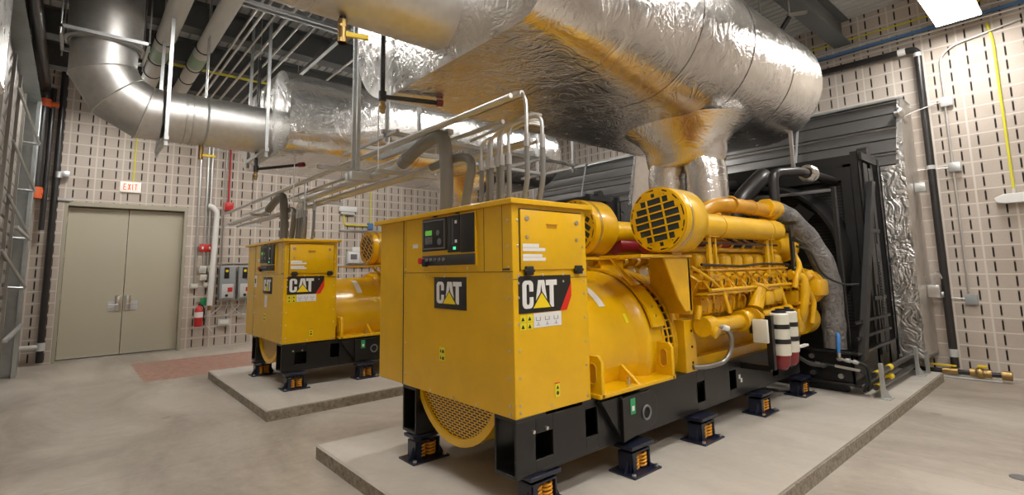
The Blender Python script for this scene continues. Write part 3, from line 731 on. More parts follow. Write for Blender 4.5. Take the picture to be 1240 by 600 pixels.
# lower oil-cooler piping
P(MB().tube([(4.42, 2.36, 1.10), (5.05, 2.36, 1.10)], .066, 18), 'oil_cooler_pipe', 'yellow2')
P(MB().ball((5.12, 2.38, 1.10), .10, (1.2, 1, 1)).ball((5.34, 2.40, 1.06), .11, (1.3, 1, 1)).cyl((5.0, 2.38, 1.1), (5.5, 2.38, 1.08), .075, n=14).cyl((4.98, 2.36, 1.10), (5.02, 2.36, 1.10), .10, n=14).cyl((5.22, 2.36, 1.10), (5.26, 2.36, 1.10), .115, n=14), 'oil_pump', 'yellow2')
P(MB().tube([(5.45, 2.36, 1.12), (6.2, 2.36, 1.14)], .052, 16), 'oil_cooler_pipe', 'yellow2')
P(MB().cyl((4.30, 2.38, 1.10), (4.46, 2.38, 1.10), .09, n=14).cyl((4.38, 2.36, 1.08), (4.38, 2.28, 1.04), .05, n=12).cyl((4.30, 2.42, 1.16), (4.34, 2.42, 1.28), .03, n=10), 'pipe_elbow', 'yellow2')
P(MB().tube([(4.38, 2.60, .98), (6.3, 2.60, .98)], .045, 12), 'drain_rail', 'yellow2')
# angled breather canister
P(MB().cyl((5.30, 2.34, 1.20), (5.42, 2.34, 1.40), .075, n=18).cyl((5.415, 2.34, 1.395), (5.43, 2.34, 1.42), .085, n=18), 'oil_filler', 'yellow2')
P(MB().rbox(5.5, 5.72, 2.30, 2.45, 1.22, 1.36, .03).rbox(5.78, 6.0, 2.32, 2.45, 1.24, 1.38, .03), 'side_pump', 'yellow2')
# flexible hose from lower pipe to the rail
hs = P(MB().tube([(4.42, 2.32, 1.09), (4.52, 2.28, 1.09), (4.60, 2.26, 1.00), (4.58, 2.27, .86), (4.50, 2.30, .775), (4.30, 2.36, .755), (4.18, 2.42, .76)], .022, 10, .07), 'braided_hose', 'flexsteel')
MB().cyl((4.48, 2.285, 1.09), (4.55, 2.27, 1.07), .027, n=10).build('hose_fitting', 'white', hs)
# front gear case, pumps and pipes
b = MB().rbox(EX1 - .05, EX1 + .22, 2.55, 3.90, .72, 1.70, .03).prism([(2.40, .95), (2.34, 1.35), (2.60, 1.66), (2.70, 1.66), (2.7, .8), (2.56, .80)], 'x', EX1 + .02, EX1 + .2); P(b, 'gear_case', 'yellow2')
pm = P(MB().lathe((2.40, 1.36), 'x', [(EX1 + .2, .20), (EX1 + .46, .20), (EX1 + .52, .17), (EX1 + .60, .12), (EX1 + .64, .05)], 28).lathe((2.40, 1.36), 'x', [(EX1 + .22, .235), (EX1 + .28, .235)], 28).lathe((2.40, 1.36), 'x', [(EX1 + .42, .215), (EX1 + .46, .215)], 28), 'water_pump', 'yellow2')
MB().rbox(EX1 + .18, EX1 + .44, 2.14, 2.42, 1.26, 1.46, .04).cyl((EX1 + .26, 2.25, 1.40), (EX1 + .26, 2.32, 1.54), .07, n=14).build('pump_outlet', 'yellow2', pm)
for k in range(10):
    t = 2 * PI * k / 10; MB().cyl((EX1 + .19, 2.40 + .215 * math.cos(t), 1.36 + .215 * math.sin(t)), (EX1 + .28, 2.40 + .215 * math.cos(t), 1.36 + .215 * math.sin(t)), .014, n=6).build('pump_bolt', 'amber', pm)
P(MB().lathe((2.44, .98), 'x', [(EX1 + .18, .18), (EX1 + .42, .18), (EX1 + .50, .11)], 24).lathe((2.56, .82), 'x', [(EX1 + .18, .13), (EX1 + .36, .10)], 20).cyl((EX1 + .30, 2.34, 1.1), (EX1 + .30, 2.5, .86), .06), 'lower_pump', 'yellow2')
P(MB().tube([(EX1 - .18, 2.34, 1.52), (EX1 - .02, 2.26, 1.50), (EX1 - .06, 2.24, 1.30), (EX1 - .10, 2.28, 1.05), (EX1 - .0, 2.34, .95)], .052, 14, .12), 'coolant_pipe', 'yellow2')
P(MB().tube([(EX1 + .02, 2.36, 1.78), (EX1 - .08, 2.26, 1.62), (EX1 - .22, 2.26, 1.50), (EX1 - .24, 2.28, 1.38)], .03, 12, .08), 'coolant_pipe', 'yellow2')
P(MB().tube([(EX1 + .06, 2.26, 1.38), (EX1 + .2, 2.24, 1.20), (EX1 + .12, 2.26, .95)], .030, 10, .08), 'oil_line', 'yellow2')
P(MB().tube([(EX1 - .0, 2.30, 1.66), (EX1 + .08, 2.28, 1.50), (EX1 + .20, 2.28, 1.46)], .018, 10, .05), 'oil_line', 'yellow2')
P(MB().tube([(EX1 - .2, 2.3, 1.2), (EX1 + .1, 2.26, 1.18)], .02, 8).tube([(EX1 - .1, 2.28, 1.4), (EX1 + .25, 2.24, 1.5)], .016, 8), 'oil_line', 'amber')
P(MB().rbox(EX1 - .16, EX1 + .02, 2.28, 2.50, .86, 1.14, .03).rbox(EX1 - .10, EX1 + .08, 2.30, 2.52, 1.16, 1.34, .03), 'oil_pump_housing', 'yellow2')
# fuel transfer pump / thermostat block, upper front
P(MB().lathe((2.62, 1.86), 'x', [(EX1 - .02, .15), (EX1 + .34, .15), (EX1 + .36, .19), (EX1 + .42, .19)], 22).rbox(EX1 + .08, EX1 + .22, 2.5, 2.66, 1.96, 2.14, .02).cyl((EX1 + .0, 2.56, 2.13), (EX1 + .3, 2.56, 2.13), .03), 'alternator_drive', 'yellow2')
bp_ = P(MB().box(EX1 - .16, EX1 - .08, 2.30, 2.33, 1.52, 2.12).box(EX1 - .16, EX1 - .08, 2.24, 2.36, 2.10, 2.14), 'sensor_bracket', 'black', bevel=.004)
for z in (1.56, 1.60): MB().cyl((EX1 - .12, 2.285, z), (EX1 - .12, 2.30, z), .012, n=8).build('bolt', 'screw', bp_)
P(MB().cyl((EX1 - .22, 2.26, 1.93), (EX1 + .0, 2.22, 1.87), .030, .016, 12), 'grease_nozzle', 'bezel')
# fuel filters: cream canisters with black bands and red bowls
FX, FYY = 5.46, 2.18
fo = P(MB().box(5.22, 5.28, 2.16, 2.22, .62, 1.14).box(5.04, FX + .30, 2.26, 2.30, .98, 1.10).box(5.22, 5.28, 2.20, 2.5, .60, .66), 'filter_bracket', 'black', bevel=.003)
P(MB().rbox(5.02, 5.06, 2.12, 2.26, .90, 1.12, .008), 'junction_box', 'cream')
for k, (dx, dy) in enumerate(((0, 0), (.27, .02))):
    x, y = FX + dx, FYY + dy; r = .086
    o = P(MB().lathe((x, y), 'z', [(.74, r), (.76, r + .004), (1.14, r + .004), (1.155, r - .01)], 28), 'fuel_filter', 'cream')
    for z in (.855, 1.0): MB().lathe((x, y), 'z', [(z, r + .008), (z + .045, r + .008)], 28).build('filter_band', 'bezel', o)
    MB().lathe((x, y), 'z', [(1.15, r - .015), (1.175, r - .02)], 24).cyl((x, y, 1.17), (x, y, 1.195), .03, n=6).build('filter_cap', 'navy', o)
    MB().lathe((x, y), 'z', [(.60, .04), (.64, .07), (.745, .082)], 24).build('filter_bowl', 'dkred', o)
    MB().cyl((x, y, .58), (x, y, .63), .02, n=10).build('drain_cock', 'bezel', o)
P(MB().box(FX + .28, FX + .50, 2.10, 2.14, .78, .80), 'drip_tray', 'white')
P(MB().tube([(FX + .3, 2.16, .70), (FX + .55, 2.12, .58), (FX + .9, 2.1, .52)], .02, 8, .1), 'fuel_hose', 'rubber')
# coolant hose wrapped in grey insulation, rear outlet down to the radiator
P(MB().tube([(6.50, 2.58, 2.29), (6.72, 2.52, 2.27), (7.02, 2.38, 2.0), (7.10, 2.20, 1.55), (7.05, 2.18, .95), (7.02, 2.18, .62)], .125, 20, .22, rad=lambda t: 1.0 + .05 * math.sin(t * 37)), 'wrapped_coolant_hose', 'wrap')
P(MB().tube([(6.42, 2.3, 1.85), (6.62, 2.22, 1.80), (6.72, 2.16, 1.50), (7.0, 2.02, 1.38), (7.4, 1.98, 1.38)], .013, 8, .15), 'sensor_cable', 'rubber')
GEN = gen

# ------------------------------------------------------------------ RADIATOR
rad = thing('radiator', (7.9, 3.22, PZ), 'black radiator at the engine end of the nearer generator', 'radiator', 'black engine radiators')
G = rad
RY0, RY1 = 1.98, 4.46
P(MB().box(8.44, 8.94, RY0 + .06, RY0 + .09, .4, 3.1).box(8.44, 8.94, RY1 - .09, RY1 - .06, .4, 3.1).box(8.44, 8.94, RY0 + .06, RY1 - .06, 3.07, 3.1), 'rear_shroud', 'satin')
P(MB().box(8.02, 8.35, RY0 + .18, RY1 - .18, .55, 2.95), 'radiator_core', 'core')
b = MB().box(7.95, 8.42, RY0 + .08, RY1 - .08, 2.95, 3.12).box(7.95, 8.42, RY0 + .08, RY1 - .08, .38, .56).box(7.95, 8.42, RY0 + .08, RY0 + .2, .5, 3.0).box(7.95, 8.42, RY1 - .2, RY1 - .08, .5, 3.0)
P(b, 'core_frame', 'satin', bevel=.006)
for x in (7.92, 8.46, 8.84):
    for y in (RY0, RY1 - .09):
        o = P(MB().box(x, x + .02, y, y + .09, .22, 3.15).box(x, x + .1, y, y + .015, .22, 3.15), 'corner_post', 'satin', bevel=.003)
# fan shroud in front of the core (dished ring)
b = MB().lathe((3.22, 1.75), 'x', [(7.62, .98), (7.62, 1.02), (8.02, 1.08), (8.02, 1.04)], 48, False); P(b, 'fan_shroud', 'satin')
b = MB().box(7.93, 7.955, RY0 + .1, 2.2, .55, 2.95).box(7.93, 7.955, 4.24, RY1 - .1, .55, 2.95).box(7.93, 7.955, 2.2, 4.24, 2.78, 2.95).box(7.93, 7.955, 2.2, 4.24, .55, .74); P(b, 'shroud_plate', 'satin')
hubm = P(MB().lathe((3.22, 1.75), 'x', [(7.50, .10), (7.54, .16), (7.74, .16)], 24).cyl((6.7, 3.22, 1.75), (7.5, 3.22, 1.75), .06), 'fan_hub', 'satin')
for k in range(8):
    t = 2 * PI * k / 8; c, s_ = math.cos(t), math.sin(t)
    q = []
    for r_, dx in ((.14, .05), (.92, .07)):
        for sgn in (-1, 1):
            q.append((7.64 + sgn * dx, 3.22 + r_ * c - sgn * .10 * s_, 1.75 + r_ * s_ + sgn * .10 * c))
    b = MB().hull(q + [(p[0] + .012, p[1], p[2]) for p in q], [(0, 1, 3, 2), (4, 6, 7, 5), (0, 4, 5, 1), (2, 3, 7, 6), (0, 2, 6, 4), (1, 5, 7, 3)]); P(b, 'fan_blade', 'satin')
# fan guard frame with light top bar and post
P(MB().box(7.30, 7.35, 2.10, 2.16, .5, 2.62), 'guard_post', 'satin', bevel=.008)
P(MB().box(7.30, 7.34, 2.14, 3.4, 2.56, 2.60), 'guard_bar', 'greyplate', bevel=.005)
P(MB().tube([(7.32, 3.4, 2.58), (7.32, 3.4, .5)], .03, 8), 'guard_post', 'satin')
# side strap perforated panels and diagonal brace
b = MB(); web(b, 8.06, 8.24, RY0 - .02, RY0 - .005, .45, 3.0, [(8.11, 8.19, .75, 1.35)]); P(b, 'side_strap', 'satin')
b = MB(); web(b, 8.28, 8.40, RY0 - .02, RY0 - .005, .45, 2.95, [(8.31, 8.37, 1.9, 2.4)]); P(b, 'side_strap', 'satin')
b = MB()
for i in range(18): b.box(8.30, 8.38, RY0 - .035, RY0 - .018, .95 + i * .04, .968 + i * .04)
P(b, 'tie_rungs', 'dkplate')
P(MB().hull([(8.18, 1.90, 2.75), (8.32, 1.90, 2.75), (7.20, 1.90, .50), (7.04, 1.90, .50), (8.18, 1.97, 2.75), (8.32, 1.97, 2.75), (7.20, 1.97, .50), (7.04, 1.97, .50)], [(0, 1, 2, 3), (4, 7, 6, 5), (0, 4, 5, 1), (1, 5, 6, 2), (2, 6, 7, 3), (3, 7, 4, 0)]), 'diagonal_brace', 'satin', bevel=.004)
P(MB().box(7.9, 8.6, RY0 - .05, RY0 - .02, 3.02, 3.12).cyl((8.24, 1.93, 3.15), (8.24, 2.05, 3.15), .09, n=20), 'lifting_plate', 'satin')
for z in (1.15, 2.05): P(MB().box(7.95, 8.5, RY0 - .03, RY0 - .01, z, z + .05), 'side_rail', 'satin')
# skid base of the radiator
b = MB().box(6.95, 6.98, RY0, 4.46, .24, .60).box(6.95, 8.92, RY0, RY0 + .03, .24, .58).box(6.95, 8.92, 4.43, 4.46, .24, .58).box(6.93, 8.57, RY0 - .06, RY0 + .03, .57, .60).box(6.93, 8.57, RY0 - .06, RY0 + .03, .22, .25).box(6.90, 6.98, RY0, 4.46, .22, .25).box(6.90, 6.98, RY0, 4.46, .585, .61)
sk = P(b, 'radiator_skid', 'black', bevel=.004)
for y, z in ((2.12, .52), (2.12, .32), (2.42, .52), (2.42, .32), (2.30, .42)):
    MB().cyl((6.92, y, z), (6.95, y, z), .030, n=12).build('skid_bolt', 'steel', sk)
for x in (7.05, 8.3): P(MB().box(x, x + .1, 2.1, 4.3, .118, .23), 'skid_foot', 'black')
for z in (.74, .92): P(MB().box(7.0, 8.5, RY0 - .05, RY0 - .03, z, z + .03), 'guide_rail', 'satin')
# top coolant pipes and expansion piping
P(MB().tube([(7.95, 3.3, 2.95), (7.3, 3.0, 2.86), (6.75, 2.75, 2.80), (6.35, 2.9, 2.45), (6.3, 2.95, 2.2)], .11, 16, .2), 'coolant_pipe', 'darkpipe')
P(MB().tube([(6.55, 2.55, 2.0), (6.55, 2.55, 2.78), (7.05, 2.42, 2.84), (7.95, 2.30, 2.78)], .06, 14, .12), 'vent_pipe', 'darkpipe')
b = MB().torus((7.25, 2.39, 2.83), 'x', .085, .03, 20, 6).torus((7.33, 2.38, 2.825), 'x', .085, .026, 20, 6); P(b, 'pipe_coupling', 'foil_rough')
P(MB().tube([(6.55, 3.6, 2.2), (6.6, 3.5, 2.7), (7.95, 3.7, 2.9)], .09, 14, .15), 'coolant_pipe', 'darkpipe')
RAD = rad
gen2 = copy_tree(GEN, None, (0, 4.72, 0), 'farther yellow diesel generator set, near the double doors, half hidden behind the nearer one')
rad2 = copy_tree(RAD, None, (0, 4.72, 0), 'black radiator of the farther generator, seen above its engine')

G = gen2; ORG = V(GEN.location)
P(MB().box(CX0 - .003, CX0 + .001, 3.82, 3.93, 1.44, 1.62), 'white_label', 'white'); P(MB().box(CX0 - .005, CX0, 3.845, 3.905, 1.50, 1.57), 'label_print', 'bezel')
P(MB().box(CX0 - .003, CX0 + .001, 3.24, 3.36, 1.16, 1.33), 'white_label', 'white')
# hoses and pipes in front of the radiator skid
def sng(mb, name, m, label, cat, group=None, bevel=0.): return single(mb, name, m, label, cat, group, bevel)
t = thing('hose_manifold', (6.86, 2.2, .2), 'blue and black hydraulic hoses with steel couplings hanging before the nearer radiator skid', 'hoses'); G = t
P(MB().tube([(7.0, 2.17, .84), (6.92, 2.10, .80), (6.87, 2.10, .70), (6.86, 2.10, .60)], .020, 10, .06), 'blue_hose', 'blueh')
P(MB().cyl((6.86, 2.10, .60), (6.86, 2.10, .54), .022, n=10).tube([(6.86, 2.12, .53), (6.86, 1.90, .505)], .015, 10), 'steel_coupling', 'steel')
P(MB().cyl((6.86, 2.04, .523), (6.86, 1.99, .517), .024, n=8).cyl((6.86, 1.96, .513), (6.86, 1.91, .507), .024, n=8), 'coupling_nuts', 'strut')
P(MB().tube([(6.86, 2.75, .50), (6.86, 2.5, .46), (6.86, 2.14, .445)], .014, 8, .1), 'black_hose', 'rubber')
P(MB().cyl((6.86, 2.36, .455), (6.86, 2.31, .452), .020, n=8), 'hose_ferrule', 'steel')
P(MB().cyl((6.86, 2.15, .445), (6.86, 1.90, .42), .017, n=10), 'steel_coupling', 'steel')
P(MB().tube([(6.86, 1.92, .505), (6.88, 1.84, .49), (6.90, 1.82, .40), (6.92, 1.84, .26), (7.1, 1.90, .17)], .018, 10, .08), 'return_hose', 'rubber')
P(MB().tube([(6.86, 1.92, .42), (6.88, 1.86, .40), (6.90, 1.85, .32), (6.92, 1.88, .22), (7.05, 1.93, .16)], .015, 10, .06), 'return_hose', 'rubber')

# drain pipes on stands beside the radiator
t = thing('pipe_stand', (7.0, 1.79, PZ), 'pair of low horizontal pipes with yellow bands on short galvanised stands by the pad edge', 'pipe stand'); G = t
for z in (.23, .37): P(MB().tube([(6.98, 1.80, z), (9.05, 1.80, z)], .030, 12), 'drain_pipe', 'darkpipe')
for x, z in ((7.03, .23), (7.03, .37), (7.55, .37), (7.55, .26)): P(MB().cyl((x, 1.80, z), (x + .12, 1.80, z), .036, n=12), 'yellow_band', 'yhandle')
for x in (7.0, 8.68):
    P(MB().box(x, x + .05, 1.72, 1.76, PZ, .50).box(x - .06, x + .11, 1.66, 1.82, PZ, PZ + .012).prism([(1.66, PZ + .01), (1.72, PZ + .01), (1.72, .24)], 'x', x + .02, x + .03), 'stand_post', 'strut', bevel=.002)
P(MB().box(8.95, 9.0, 1.66, 1.70, 0, .42), 'stand_post', 'strut')

# vibration isolators
iso = thing('spring_isolator', (3.33, 2.45, PZ), '', 'spring mount'); G = iso
def isolator(x, y):
    P(MB().box(x - .17, x + .17, y - .11, y + .13, PZ, PZ + .014), 'base_plate', 'navy', bevel=.002)
    P(MB().box(x - .11, x + .11, y + .06, y + .08, PZ + .01, PZ + .15).box(x - .115, x - .10, y - .05, y + .08, PZ + .01, PZ + .15).box(x + .10, x + .115, y - .05, y + .08, PZ + .01, PZ + .15).box(x - .115, x + .115, y - .05, y + .08, PZ + .14, PZ + .155)
      .prism([(x - .17, PZ + .012), (x - .11, PZ + .012), (x - .11, PZ + .12)], 'y', y - .02, y - .005).prism([(x + .17, PZ + .012), (x + .11, PZ + .012), (x + .11, PZ + .12)], 'y', y - .02, y - .005)
      .box(x - .115, x - .05, y - .05, y - .04, PZ + .01, PZ + .145), 'housing', 'navy', bevel=.003)
    P(MB().box(x - .14, x + .14, y - .07, y + .10, PZ + .180, PZ + .205).box(x - .16, x + .0, y - .09, y - .02, PZ + .195, PZ + .217).cyl((x, y, PZ + .15), (x, y, PZ + .19), .03, n=12), 'top_plate', 'navy', bevel=.003)
    for sx_ in (-.045, .05):
        pts = [(x + sx_ + .036 * math.cos(k * PI / 5), y - .012 + .034 * math.sin(k * PI / 5), PZ + .02 + .118 * k / 46) for k in range(47)]
        P(MB().tube(pts, .009, 6), 'coil_spring', 'spring')
    for dx in (-.14, .14): P(MB().cyl((x + dx, y - .08, PZ + .01), (x + dx, y - .08, PZ + .03), .016, n=6), 'anchor_bolt', 'screw')
isolator(3.33, 2.45)
spots = [(2.42, 2.56, 'spring mount under the near front corner of the nearer generator, cut by the bottom edge'), (3.33, 2.45, 'near-side spring mount below the lifting eye of the nearer generator'),
         (4.33, 2.45, 'middle near-side spring mount of the nearer generator, right of the lifting eye'), (5.52, 2.45, 'near-side spring mount below the checkered decal of the nearer generator'), (6.6, 2.45, 'last near-side spring mount of the nearer generator, beside the radiator skid'),
         (2.30, 3.80, 'spring mount under the far rail end of the nearer generator, beside its perforated guard')]
spots2 = [(2.34, 7.17, 'spring mount under the near front corner of the farther generator'), (3.33, 7.17, 'spring mount of the farther generator partly hidden by the nearer cabinet'), (2.30, 8.52, 'dark spring mount under the far front rail end of the farther generator')]
for i, (x, y, lb) in enumerate(spots + spots2):
    c = copy_tree(iso, None, (x - 3.33, y - 2.45, 0), lb); c['group'] = 'spring mounts under the generators'
def rm(o):
    for ch in [k for k in bpy.data.objects if k.parent == o]: rm(ch)
    bpy.data.objects.remove(o)
rm(iso)

# ------------------------------------------------------------------ MUFFLERS
def obround(y0, y1, zb, zt, r, n=14, rn=None):
    """closed section; rn: radius of the lower near corner"""
    rn = r if rn is None else rn
    pts = []
    for (cy, cz, a0, a1, q) in ((y0 + rn, zb + rn, 180, 270, rn), (y1 - r, zb + r, 270, 360, r), (y1 - r, zt - r, 0, 90, r), (y0 + r, zt - r, 90, 180, r)):
        for i in range(n + 1):
            a = math.radians(a0 + (a1 - a0) * i / n); pts.append((cy + q * math.cos(a), cz + q * math.sin(a)))
    return pts
def muffler(x0, x1, y0, y1, zb, zt, r, label, riser_y):
    t = thing('exhaust_silencer', ((x0 + x1) / 2, (y0 + y1) / 2, zb), label, 'exhaust silencer', 'foil wrapped exhaust silencers'); global G; G = t
    rg = []
    def rnear(x): 
        k = min(1, max(0, (x - x0) / 2.2)); return r * (.38 + .62 * k * k * (3 - 2 * k))
    xs = [x0 + (x1 - .16 - x0) * k / 36 for k in range(37)]
    for x in xs: rg.append([(x, y, z) for y, z in obround(y0, y1, zb, zt, r, rn=rnear(x))])
    for k in range(1, 9):
        a = PI / 2 * k / 8; e = .16 * (1 - math.cos(a)); x = x1 - .16 + .16 * math.sin(a)
        rg.append([(x, y, z) for y, z in obround(y0 + e, y1 - e, zb + e, zt - e, r - e)])
    P(MB().rings(rg, False), 'silencer_shell', 'foil', sharp=60)
    # lapped joints of the jacket
    for k in range(1, 5):
        x = x0 + (x1 - x0) * k / 5
        sec = obround(y0 - .004, y1 + .004, zb - .004, zt + .004, r, rn=rnear(x))
        P(MB().rings([[(x - .04, y, z) for y, z in sec], [(x + .04, y, z) for y, z in sec]], False), 'jacket_tape', 'foil', sharp=60)
    for xe, sg, e0, rn_ in ((x0, -1, .0, rnear(x0)), (x1, 1, .16, None)):
        cs = obround(y0 + e0, y1 - e0, zb + e0, zt - e0, r - e0, rn=rn_)
        cc = (sum(p[0] for p in cs) / len(cs), sum(p[1] for p in cs) / len(cs))
        mb = MB(); RR = []
        for f_, dx in ((1, 0), (.93, .02), (.6, .035), (.3, .04), (.02, .04)):
            RR.append([(xe + sg * dx, cc[0] + (y - cc[0]) * f_, cc[1] + (z - cc[1]) * f_) for y, z in cs])
        mb.rings(RR, False); P(mb, 'end_cap', 'foil_rough', sharp=60)
    for x in (x0 + 2.2, x1 - .7):
        for y in (y0 + .5, y1 - .5): P(MB().cyl((x, y, zt - .05), (x, y, ZC), .012, n=8), 'hanger_rod', 'steel')
    # risers from the engine: two jacketed pipes joining a yoke
    ra, rb = riser_y; RX = 5.62; off = y0 - 2.14
    def bumpy(t): return 1 + .03 * math.sin(t * 23) + .02 * math.sin(t * 51)
    for y in (ra, rb):
        P(MB().tube([(RX, y, 2.12), (RX, y, 2.3), (RX, y, 2.5), (RX, y, 2.75), (RX, (y + (ra + rb) / 2) / 2 + (y - (ra + rb) / 2) * .25, 3.02)], .235, 24, rad=bumpy), 'riser_pipe', 'foil', sharp=60)
    ym = (ra + rb) / 2
    b = MB(); RR = []
    for z, ry, rx in ((2.84, .46, .24), (2.88, .50, .27), (2.98, .52, .29), (3.08, .52, .34), (3.2, .60, .46), (zb + .03, .80, .66)):
        RR.append([(RX + rx * math.cos(2 * PI * i / 32), ym + ry * math.sin(2 * PI * i / 32), z) for i in range(32)])
    b.rings(RR); P(b, 'riser_yoke', 'foil', sharp=60)
    return t
muffler(2.2, 7.5, 2.14, 5.05, 3.32, 4.88, .77, 'huge foil wrapped silencer hanging above the nearer generator, filling the top of the view', (2.93, 3.46))
muffler(2.07, 7.4, 6.86, 9.52, 3.32, 4.53, .60, 'smaller-looking foil wrapped silencer above the farther generator', (7.65, 8.18))

# exhaust ducts with gored elbow
def exduct(yc, xj, label, zc=3.80, r=.345):
    t = thing('exhaust_duct', (.14, yc, 3.0), label, 'exhaust duct', 'metal exhaust ducts'); global G; G = t
    P(MB().lathe((yc, zc), 'x', [(.80, r), (xj, r)], 40, False), 'horizontal_duct', 'duct')
    for x in (1.02, 1.10): P(MB().lathe((yc, zc), 'x', [(x, r + .001), (x + .006, r + .008), (x + .018, r + .008), (x + .024, r + .001)], 40, False), 'duct_seam', 'duct')
    # gores: sections cut along the bend
    R = .62; cx, cz = .14 + R, zc + R; k = 3
    prev = None; rg = []
    for i in range(k + 1):
        a = math.radians(270 - 90 * i / k)
        rg.append(a)
    def ring(a, rr=r, ex=0):
        d = V((math.cos(a), 0, math.sin(a))); c = V((cx, yc, cz)) + d * R
        return c, d
    # mitred polyline through gores
    pts = [V((cx, yc, cz - R))]
    for i in range(k):
        am = math.radians(270 - 90 * (i + .5) / k); dd = R / math.cos(math.radians(90 / k / 2))
        pts.append(V((cx + math.cos(am) * dd, yc, cz + math.sin(am) * dd)))
    pts.append(V((cx - R, yc, cz)))
    rings = []
    n = 40
    for i, p in enumerate(pts):
        if i == 0: dr = V((-1, 0, 0)); sc = 1
        elif i == len(pts) - 1: dr = V((0, 0, 1)); sc = 1
        else:
            a_ = (p - pts[i - 1]).normalized(); b_ = (pts[i + 1] - p).normalized(); dr = (a_ + b_).normalized(); sc = 1 / max(.5, a_.dot(dr))
        side = V((0, 1, 0)); up = side.cross(dr)
        rings.append([p + side * r * math.cos(2 * PI * j / n) + up * r * sc * math.sin(2 * PI * j / n) for j in range(n)])
    for i in range(len(rings) - 1):
        P(MB().rings([rings[i], rings[i + 1]], False), 'elbow_gore', 'duct')
        if i > 0: P(MB().tube([V(q) for q in rings[i]] + [V(rings[i][0])], .010, 6), 'gore_seam', 'duct')
    P(MB().lathe((.14, yc), 'z', [(zc + R, r), (4.62, r)], 40, False), 'vertical_duct', 'duct')
    P(MB().lathe((.14, yc), 'z', [(4.56, r + .03), (4.64, r + .04), (ZC - .01, r + .04)], 40, False), 'outer_sleeve', 'duct')
    P(MB().lathe((.14, yc), 'z', [(4.58, r + .005), (4.6, r + .07), (4.615, r + .07), (4.63, r + .03)], 40, False), 'support_flange', 'steel')
    b = MB().prism([(-.30, yc - .44), (.58, yc - .44), (.58, yc + .44), (-.30, yc + .44)], 'z', 4.585, 4.60) if False else MB()
    for y in (yc - .43, yc + .40): b.box(-.30, .58, y, y + .035, 4.575, 4.615)
    for x in (-.30, .55): b.box(x, x + .03, yc - .43, yc + .43, 4.575, 4.612)
    P(b, 'support_frame', 'strut')
    for x in (-.285, .565):
        for y in (yc - .41, yc + .41): P(MB().cyl((x, y, 4.50), (x, y, ZC), .009, n=8), 'hanger_rod', 'steel')
    return t
exduct(8.1, 2.1, 'bare metal exhaust duct with gored elbow running into the farther silencer')
exduct(3.34, 2.25, 'bare metal exhaust duct running into the nearer silencer at the top of the view')

# trapeze hangers for far duct
def hanger(x, y0, y1, z, label, strap=True):
    t = thing('duct_hanger', (x, (y0 + y1) / 2, z), label, 'pipe hanger'); global G; G = t
    for y in (y0, y1): P(MB().box(x - .02, x + .02, y - .02, y + .02, z - .12, ZC), 'strut_post', 'strut')
    P(MB().box(x - .025, x + .025, y0 - .05, y1 + .05, z - .05, z), 'cross_strut', 'strut')
hanger(.80, 7.66, 8.56, 3.42, 'galvanised strut trapeze holding the far duct beside its elbow')
hanger(1.98, 7.6, 8.6, 3.42, 'galvanised strut trapeze under the far duct where it enters the silencer')
t = thing('band_hanger', (1.28, 8.1, 3.4), 'flat band hanger wrapped round the middle of the far duct', 'pipe hanger'); G = t
P(MB().torus((1.28, 8.1, 3.80), 'x', .352, .016, 40, 6), 'band', 'strut')
P(MB().cyl((1.28, 8.1, 4.15), (1.28, 8.1, ZC), .010), 'hanger_rod', 'steel'); P(MB().cyl((1.28, 7.98, 4.10), (1.28, 7.98, ZC), .008), 'hanger_rod', 'steel')

# ------------------------------------------------------------------ louvered plenums at the right wall
def plenum(dy, label, lab2):
    t = thing('radiator_plenum', (9.4, 3.2 + dy, .3), label, 'air plenum', 'radiator air plenums'); global G; G = t
    y0, y1 = 1.68 + dy, 4.75 + dy
    pr = [(8.98, .34), (8.98, 3.05), (9.20, 4.08), (9.79, 4.08), (9.79, .34)]
    P(MB().prism(pr, 'y', y0, y0 + .03), 'side_panel', 'foil_grey', bevel=.004)
    P(MB().prism(pr, 'y', y1 - .03, y1), 'side_panel', 'foil_grey')
    P(MB().box(8.98, 9.79, y0, y1, .30, .34), 'bottom_panel', 'galv')
    P(MB().box(9.18, 9.79, y0, y1, 4.07, 4.10), 'top_panel', 'galv')
    P(MB().box(8.96, 8.985, y0, y0 + .29, .32, 3.05), 'crumpled_edge', 'foil_rough')
    P(MB().hull([(8.975, y0, 3.05), (8.975, y0 + .10, 3.05), (9.195, y0 + .05, 4.08), (9.195, y0, 4.08), (9.0, y0, 3.05), (9.0, y0 + .10, 3.05), (9.22, y0 + .05, 4.08), (9.22, y0, 4.08)], [(0, 1, 2, 3), (4, 7, 6, 5), (0, 4, 5, 1), (1, 5, 6, 2), (2, 6, 7, 3), (3, 7, 4, 0)]), 'crumpled_edge', 'foil_rough')
    P(MB().box(8.985, 9.01, y0 + .2, y1 - .05, .34, 3.1), 'back_panel', 'satin')
    # louver blades
    for i in range(5):
        z = 3.07 + i * .2; x = 8.98 + .22 * (z - 3.05) / .9
        P(MB().prism([(x - .02, z), (x + .015, z - .015), (x + .055, z + .11), (x + .052, z + .185), (x + .036, z + .185), (x + .03, z + .11)], 'y', y0 + .06, y1 - .03), 'louver_blade', 'louver')
    for z in (3.22, 3.62, 4.04):
        x = 8.945 + .22 * (z - 3.05) / .9; P(MB().tube([(x, y0 + .06, z), (x, y1 - .03, z)], .010, 6), 'louver_rod', 'steel')
    P(MB().tube([(8.92, y0 + 1.45, 3.05), (9.15, y0 + 1.40, 4.08)], .018, 6), 'louver_brace', 'strut')
    P(MB().box(8.97, 9.0, y1 - .03, y1 + .02, 3.0, 4.08), 'end_channel', 'strut')
    return t
M['louver'] = mat('dark_louver_metal', (.17, .165, .16), .42, .6)
plenum(0, 'foil faced louvered air plenum between the nearer radiator and the right wall', '')
